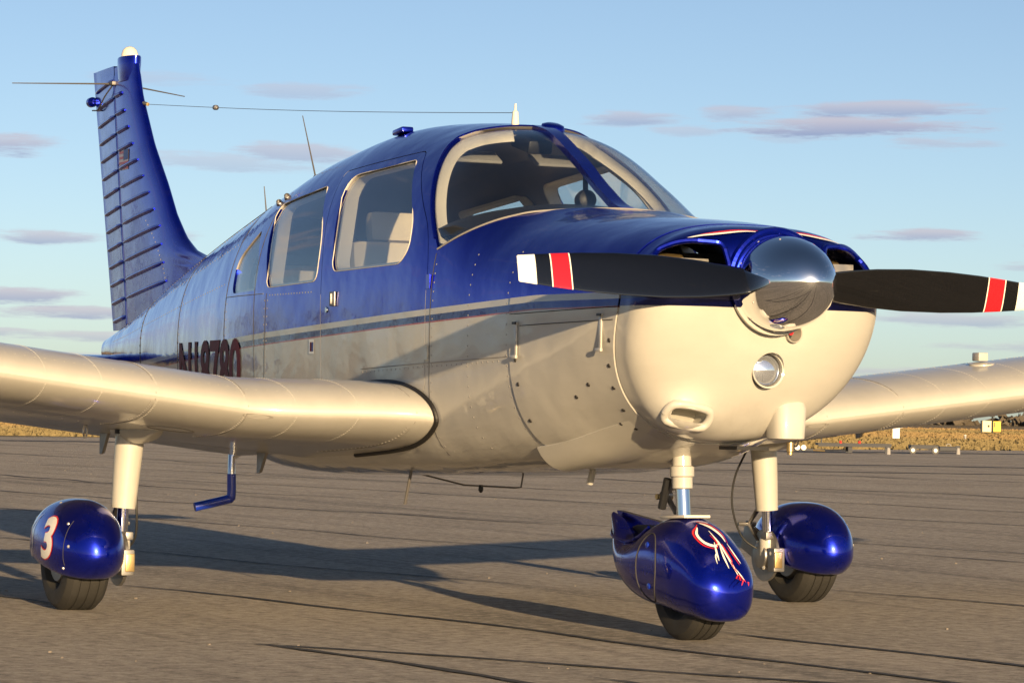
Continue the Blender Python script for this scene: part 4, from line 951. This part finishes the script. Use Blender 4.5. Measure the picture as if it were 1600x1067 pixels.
# ---- fuselage surface details
def seam(pts, side=-1, rad=.0016, mat='joint_w', par=None, off=.0006): return obj('panel_joint', tube([FU.on(x, z, side, off) for x, z in pts], rad, 5), mat, par or fus, None)
def vline(x, z0, z1, n=24, lean=0.): return [(x+lean*(z-z0), z) for z in np.linspace(z0, z1, n)]
seam(vline(.945, .56, 1.30), mat='line', rad=.001); seam(vline(-.66, .60, 1.20), mat='line', rad=.0009); seam(vline(-1.24, .60, 1.56, lean=-.02), mat='line', rad=.0012); seam(vline(-2.19, .70, 1.44, lean=-.02), mat='line', rad=.0012); seam(vline(-3.1, .85, 1.27), mat='line', rad=.0012); seam(vline(-.755, .62, 1.62, lean=-.10), mat='line', rad=.001)
seam([(x, 1.20-.0*x) for x in np.linspace(-1.24, -.70, 12)]); seam([(x, .885+.03*x) for x in np.linspace(.35, 1.53, 20)], mat='joint_w')
seam([(x, FU.P(x)[1]+(FU.P(x)[2]-FU.P(x)[1])*.86) for x in np.linspace(-3.9, -1.25, 30)], mat='line')
rows = []
def rrow(pts, side=-1):
    for x, z in pts: rows.append((FU.on(x, z, side, .0002), FU.nrm(x, z, side)))
for k in range(30): rrow([(.36+k*.038, .872+.03*(.36+k*.038))])
for z in np.arange(.62, 1.28, .032): rrow([(.962, z)])
for z in np.arange(.66, 1.20, .032): rrow([(-.675, z), (-.642, z), (-1.255, z), (-1.225, z)])
for x in np.arange(-3.8, -1.3, .04): z = FU.P(x)[1]+(FU.P(x)[2]-FU.P(x)[1])*.82; rrow([(x, z)])
for x in np.arange(-.62, -.14, .03): rrow([(x, 1.192)])
for z in np.arange(.75, 1.38, .04): rrow([(-2.205, z)])
for x in np.arange(-.1, .55, .03): rrow([(x, .83)])
for x in np.arange(-3.9, -1.3, .045):
    for fz in (.35, .62): z = FU.P(x)[1]+(FU.P(x)[2]-FU.P(x)[1])*fz; rrow([(x, z)])
for z in np.arange(.75, 1.25, .035): rrow([(-3.085, z), (-3.115, z), (-2.175, z)])
for x in np.arange(-.02, .92, .035): rrow([(x, .80)])
for z in np.arange(.62, 1.30, .035): rrow([(1.52, z), (1.24, z)])
rivet_rows(rows, .0036, 'skin_rivets', 'joint_w', fus)
# cowl fasteners and latches
cowl = lambda x, z, off=0.: rake((x, -(FU.yat(x, z)*1.008+off), 1.06+(z-1.06)*1.008))
for x, z in [(2.19, .98), (2.185, .90), (2.18, .83), (2.17, .76), (2.14, .70), (2.05, .84), (1.95, .80), (2.10, .715), (1.585, .84), (1.58, .72), (1.585, .92)]:
    obj('cowl_fastener', dome(cowl(x, z), FU.nrm(x, z, -1), .008, .5, 10), 'darkscrew', cl)
for x, z in ((1.60, .985), (2.145, 1.005)):
    nn = FU.nrm(x, z, -1); p = cowl(x, z)
    lt = obj('cowl_latch', join(box(p+nn*.004, (.018, .006, .105), None, .002), box(p+nn*.010+Vector((0, 0, -.055)), (.040, .010, .012), None, .003), box(p+nn*.006+Vector((.0, 0, .058)), (.030, .006, .010), None, .002)), 'white', cl)
    obj('latch_slot', box(p+nn*.012+Vector((0, 0, .058)), (.026, .004, .008)), 'black', lt)
obj('cowl_hinge', tube([cowl(x, 1.045-.02*(2.2-x), .001) for x in np.linspace(1.62, 2.2, 14)], .0015, 5), 'line', cl)
# raised cheek moulding sweeping down the lower cowl, and the flared exit lip
lip = []
for t in np.linspace(math.pi*1.285, math.pi*1.43, 20):
    k = math.sin((t-math.pi*1.285)/(math.pi*.145)*math.pi)
    ring = []
    for x, o in ((2.16, .003), (1.95, .007+.004*k), (1.80, .008+.010*k), (1.62, .008+.020*k), (1.50, .008+.030*k)): ring.append(rake(FU.pt(x, t, o)))
    for x, o in ((1.50, .002+.026*k), (1.80, .0), (2.16, -.004)): ring.append(rake(FU.pt(x, t, o)))
    lip.append(ring)
obj('cowl_exit_lip', grid(lip), 'white', cl, 45)
# door hardware
p = FU.on(.068, 1.16, -1, .006); obj('door_handle', join(box(p, (.05, .008, .055), None, .003), box(p+Vector((0, -.006, 0)), (.010, .008, .04), None, .002)), 'dull', door)
obj('door_lock', lathe([(0, .012), (.004, .010)], FU.on(.0, 1.12, -1, 0), (0, -1, 0), 12), 'steel', door)
for z in (.95, 1.2): obj('door_hinge', box(FU.on(.925, z, -1, .003), (.03, .008, .05)), 'scheme', door)
obj('data_plate', patch(-.17, -.115, .955, 1.01, lambda x, z: FU.on(x, z, -1, .002)), 'whited', fus, None)
obj('data_plate_mark', patch(-.155, -.14, .965, 1.0, lambda x, z: FU.on(x, z, -1, .003)), 'maroon', fus, None); obj('data_plate_mark', patch(-.138, -.122, .965, 1.0, lambda x, z: FU.on(x, z, -1, .003)), 'decalblue', fus, None)
# registration, large maroon characters on the rear side
decal('registration_lettering', text_mesh('N18780', .33, .008), lambda a, b: FU.on(-1.56+a*1.12, .892+b, -1, .003), 'maroon', fus)
# entry step behind the wing
obj('entry_step', tube([(-1.15, -.40, .60), (-1.15, -.50, .545), (-1.145, -.50, .46)], .018, 14), 'steel', fus)
obj('step_foot', join(tube(catmull([(-1.145, -.50, .475), (-1.145, -.50, .385), (-1.15, -.515, .37), (-1.165, -.65, .338)], 5), .019, 14)), 'bluerod', fus)

# ---- cabin
obj('glareshield', grid([[(x, y*(.50-.16*max(0, (x-1.0)/.32)**1.5), z-.10*abs(y)**2.2*1.0) for y in np.linspace(-1, 1, 21)]+[(x, y*(.50-.16*max(0, (x-1.0)/.32)**1.5), z-.10*abs(y)**2.2-.03) for y in np.linspace(1, -1, 21)] for x, z in ((.72, 1.44), (.74, 1.475), (.85, 1.49), (1.0, 1.492), (1.12, 1.478), (1.24, 1.45), (1.30, 1.43))]), 'glare', plane)
obj('instrument_panel', box((.74, 0, 1.20), (.03, .96, .42), None, .01), 'glare', plane)
for s in (-1, 1): obj('control_yoke', join(tube([(.73, s*.25, 1.22), (.52, s*.25, 1.24)], .014, 10), tube([(.52, s*.25-.14, 1.33), (.52, s*.25-.13, 1.24), (.52, s*.25, 1.22), (.52, s*.25+.13, 1.24), (.52, s*.25+.14, 1.33)], .014, 10)), 'black', plane)
cp = obj('compass', lathe([(-.03, .012), (-.026, .032), (.0, .038), (.02, .034), (.03, .018)], (1.05, 0, 1.505), (1, 0, .1), 24), 'black', plane); obj('compass_bracket', tube([(1.05, 0, 1.53), (1.045, 0, 1.60)], .010, 8), 'black', cp); obj('compass_face', lathe([(0, .018), (.002, .001)], (1.02, 0, 1.505), (-1, 0, 0), 16), 'whited', cp)
obj('cabin_floor', box((-.2, 0, .62), (2.4, .95, .03)), 'lining', plane)
obj('headliner', grid([[Vector(FU.pt(x, t, -.035)) for t in np.linspace(1.08, math.pi-1.08, 24)]+[Vector(FU.pt(x, t, -.045)) for t in np.linspace(math.pi-1.08, 1.08, 24)] for x in np.linspace(-1.3, .56, 16)]), 'lining', plane)
for s in (-1, 1): obj('sun_visor', box((.46, s*.19, 1.69), (.012, .24, .09), Matrix.Rotation(R(-62), 3, 'Y'), .005), 'greyconcrete', plane)
obj('overhead_console', box((.60, 0, 1.735), (.16, .10, .05), Matrix.Rotation(R(14), 3, 'Y'), .012), 'black', plane)
for s in (-1, 1):
    st = obj('front_seat', box((.28, s*.25, .86), (.50, .44, .16), None, .05), 'seat', plane)
    obj('backrest', box((.0, s*.25, 1.13), (.11, .43, .52), Matrix.Rotation(R(-10), 3, 'Y'), .045), 'seat', st); obj('headrest', box((-.07, s*.25, 1.445), (.07, .24, .12), Matrix.Rotation(R(-8), 3, 'Y'), .03), 'seat', st)
bs = obj('rear_seat', box((-.62, 0, .84), (.48, .98, .16), None, .05), 'seat', plane); obj('backrest', box((-.90, 0, 1.08), (.11, .98, .46), Matrix.Rotation(R(-12), 3, 'Y'), .04), 'seat', bs)
obj('baggage_bulkhead', box((-1.62, 0, 1.05), (.02, .62, .62)), 'lining', plane)
for s in (-1, 1): obj('side_panel', box((-.1, s*.515, .92), (1.9, .012, .50)), 'seat', plane)

# ================================================================ FAR OBJECTS at the apron edge
def at(px, py, dist=None):
    """ground position of a point seen in the distance"""
    v = d*FPX+r2*(px-800)+u2*(533.5-py); t = -CAM[2]/v.z; return Vector(CAM)+v*t
def facing(): return math.atan2(rt.y, rt.x)
RZ = Matrix.Rotation(math.atan2(rt.y, rt.x), 3, 'Z')
def loc(o, data):
    V, F = data; return [tuple(Vector(o)+RZ @ Vector(v)) for v in V], F
M['grey'] = pmat('dark_grey_steel', (.016, .019, .027), .6); M['yellow'] = pmat('yellow_sign_face', (.75, .50, .02), .5); M['cream'] = pmat('cream_sign_face', (.75, .68, .42), .6); M['signred'] = pmat('red_lens', (.7, .03, .02), .3)
def far_empty(name, p, label, cat, group=None):
    e = bpy.data.objects.new(name, None); C.objects.link(e); e.location = p; e.empty_display_size = .2; tag(e, label, cat, group); return e
def part(e, name, data, mat):
    o = obj(name, (lambda q: ([tuple(RZ @ Vector(v)) for v in q[0]], q[1]))(data), mat, e, None); return o
p = at(1333, 708); e = far_empty('equipment_cart', p, 'long low dark grey flatbed cart with two red lamps at the far apron edge', 'cart', 'carts at the apron edge')
part(e, 'deck', box((0, 0, .20), (1.66, .7, .05)), 'grey')
for x in (-.10, .78):
    for y in (-.3, .3): part(e, 'leg', box((x, y, .10), (.09 if x < .5 else .06, .06, .17)), 'grey')
part(e, 'side_rail', box((0, -.36, .165), (1.64, .02, .03)), 'grey'); part(e, 'tow_bar', tube([(-.2, -.3, .07), (-.80, -.3, .06)], .02, 6), 'grey')
for x in (-.31, .12): part(e, 'lamp', lathe([(0, .03), (.05, .03), (.06, .01)], (x, -.2, .225), (0, 0, 1), 10), 'signred')
for x in (-.75,): part(e, 'end_post', box((x, -.3, .26), (.03, .03, .18)), 'grey')
p = at(1441, 709); e = far_empty('equipment_cart', p, 'short low grey cart between white hubbed wheels at the far apron edge', 'cart', 'carts at the apron edge')
part(e, 'deck', box((.02, 0, .16), (.62, .6, .09)), 'grey')
for x in (-.26, .26): part(e, 'wheel', lathe([(-.03, .085), (.03, .085)], (x, -.32, .085), (0, 1, 0), 16), 'black')
for x in (-.26, .26): part(e, 'hub', lathe([(0, .05), (.02, .04)], (x, -.35, .085), (0, -1, 0), 12), 'whited')
for px, lb in ((1388, 'small pale post just right of the long low cart'), (1497, 'rightmost small pale post beside the short low cart')):
    p = at(px, 710); e = far_empty('chock_post', p, lb, 'post', 'posts at the apron edge'); part(e, 'post', lathe([(0, .05), (.10, .045), (.15, .03)], (0, 0, 0), (0, 0, 1), 12), 'greyconcrete'); part(e, 'bracket', box((0, .03, .17), (.10, .03, .06)), 'grey')
p = at(1482, 707); e = far_empty('tie_down_block', p, 'flat grey block on the far apron right of the short cart', 'block'); part(e, 'block', box((0, 0, .09), (.50, .4, .12), None, .02), 'grey'); part(e, 'eye_ring', tube([(.06*math.cos(a), 0, .16+.05*math.sin(a)) for a in np.linspace(0, 6.28, 14)], .01, 6), 'greyconcrete')
p = at(1250, 707); e = far_empty('tow_dolly', p, 'low dolly with two white wheels left of the long grey cart', 'dolly')
part(e, 'frame', box((0, 0, .07), (.55, .4, .05)), 'grey')
for x in (-.08, .06): part(e, 'wheel', lathe([(-.03, .06), (.03, .06)], (x, -.22, .12), (0, 1, 0), 14), 'whited')
part(e, 'drawbar', tube([(.2, -.1, .07), (.55, -.1, .05)], .02, 6), 'brass')
p = at(1400, 688); e = far_empty('marker_sign', p, 'small white upright marker board standing in the dry grass', 'sign'); part(e, 'board', box((0, 0, .30), (.28, .06, .44), None, .01), 'whited'); part(e, 'post', box((0, 0, .05), (.05, .05, .12)), 'grey'); part(e, 'brace', tube([(.1, .03, .48), (.45, .2, .56)], .02, 6), 'whited')
p = at(1549, 677); e = far_empty('guidance_sign', p, 'yellow and cream taxiway sign box far out in the grass', 'sign')
part(e, 'cream_panel', box((-.30, 0, .50), (.72, .25, .80), None, .02), 'cream'); part(e, 'yellow_panel', box((.36, 0, .50), (.60, .24, .76), None, .02), 'yellow'); part(e, 'back_box', box((-.66, .15, .50), (.14, .5, .84)), 'grey')
part(e, 'marking', box((-.22, -.13, .52), (.14, .02, .16)), 'grey'); part(e, 'marking', box((.22, -.13, .62), (.08, .02, .34)), 'black')
for x in (-.5, .0, .5): part(e, 'leg', box((x, 0, .06), (.06, .06, .14)), 'grey')
p = at(1552, 678.5); e = far_empty('mast_light', Vector(p)+Vector((-4, 2.6, 0)), 'black pole with a dark head rising just behind the yellow sign', 'pole'); part(e, 'pole', lathe([(0, .07), (1.3, .06)], (0, 0, 0), (0, 0, 1), 10), 'black'); part(e, 'head', box((0, 0, 1.32), (.34, .2, .30), None, .03), 'black')
p = at(1508, 687); e = far_empty('grass_marker', p, 'tiny pale marker stub in the grass right of the white board', 'marker'); part(e, 'stub', lathe([(0, .06), (.16, .05), (.18, .02)], (0, 0, 0), (0, 0, 1), 10), 'greyconcrete'); part(e, 'cap', lathe([(0, .07), (.03, .05)], (0, 0, .18), (0, 0, 1), 10), 'whited')
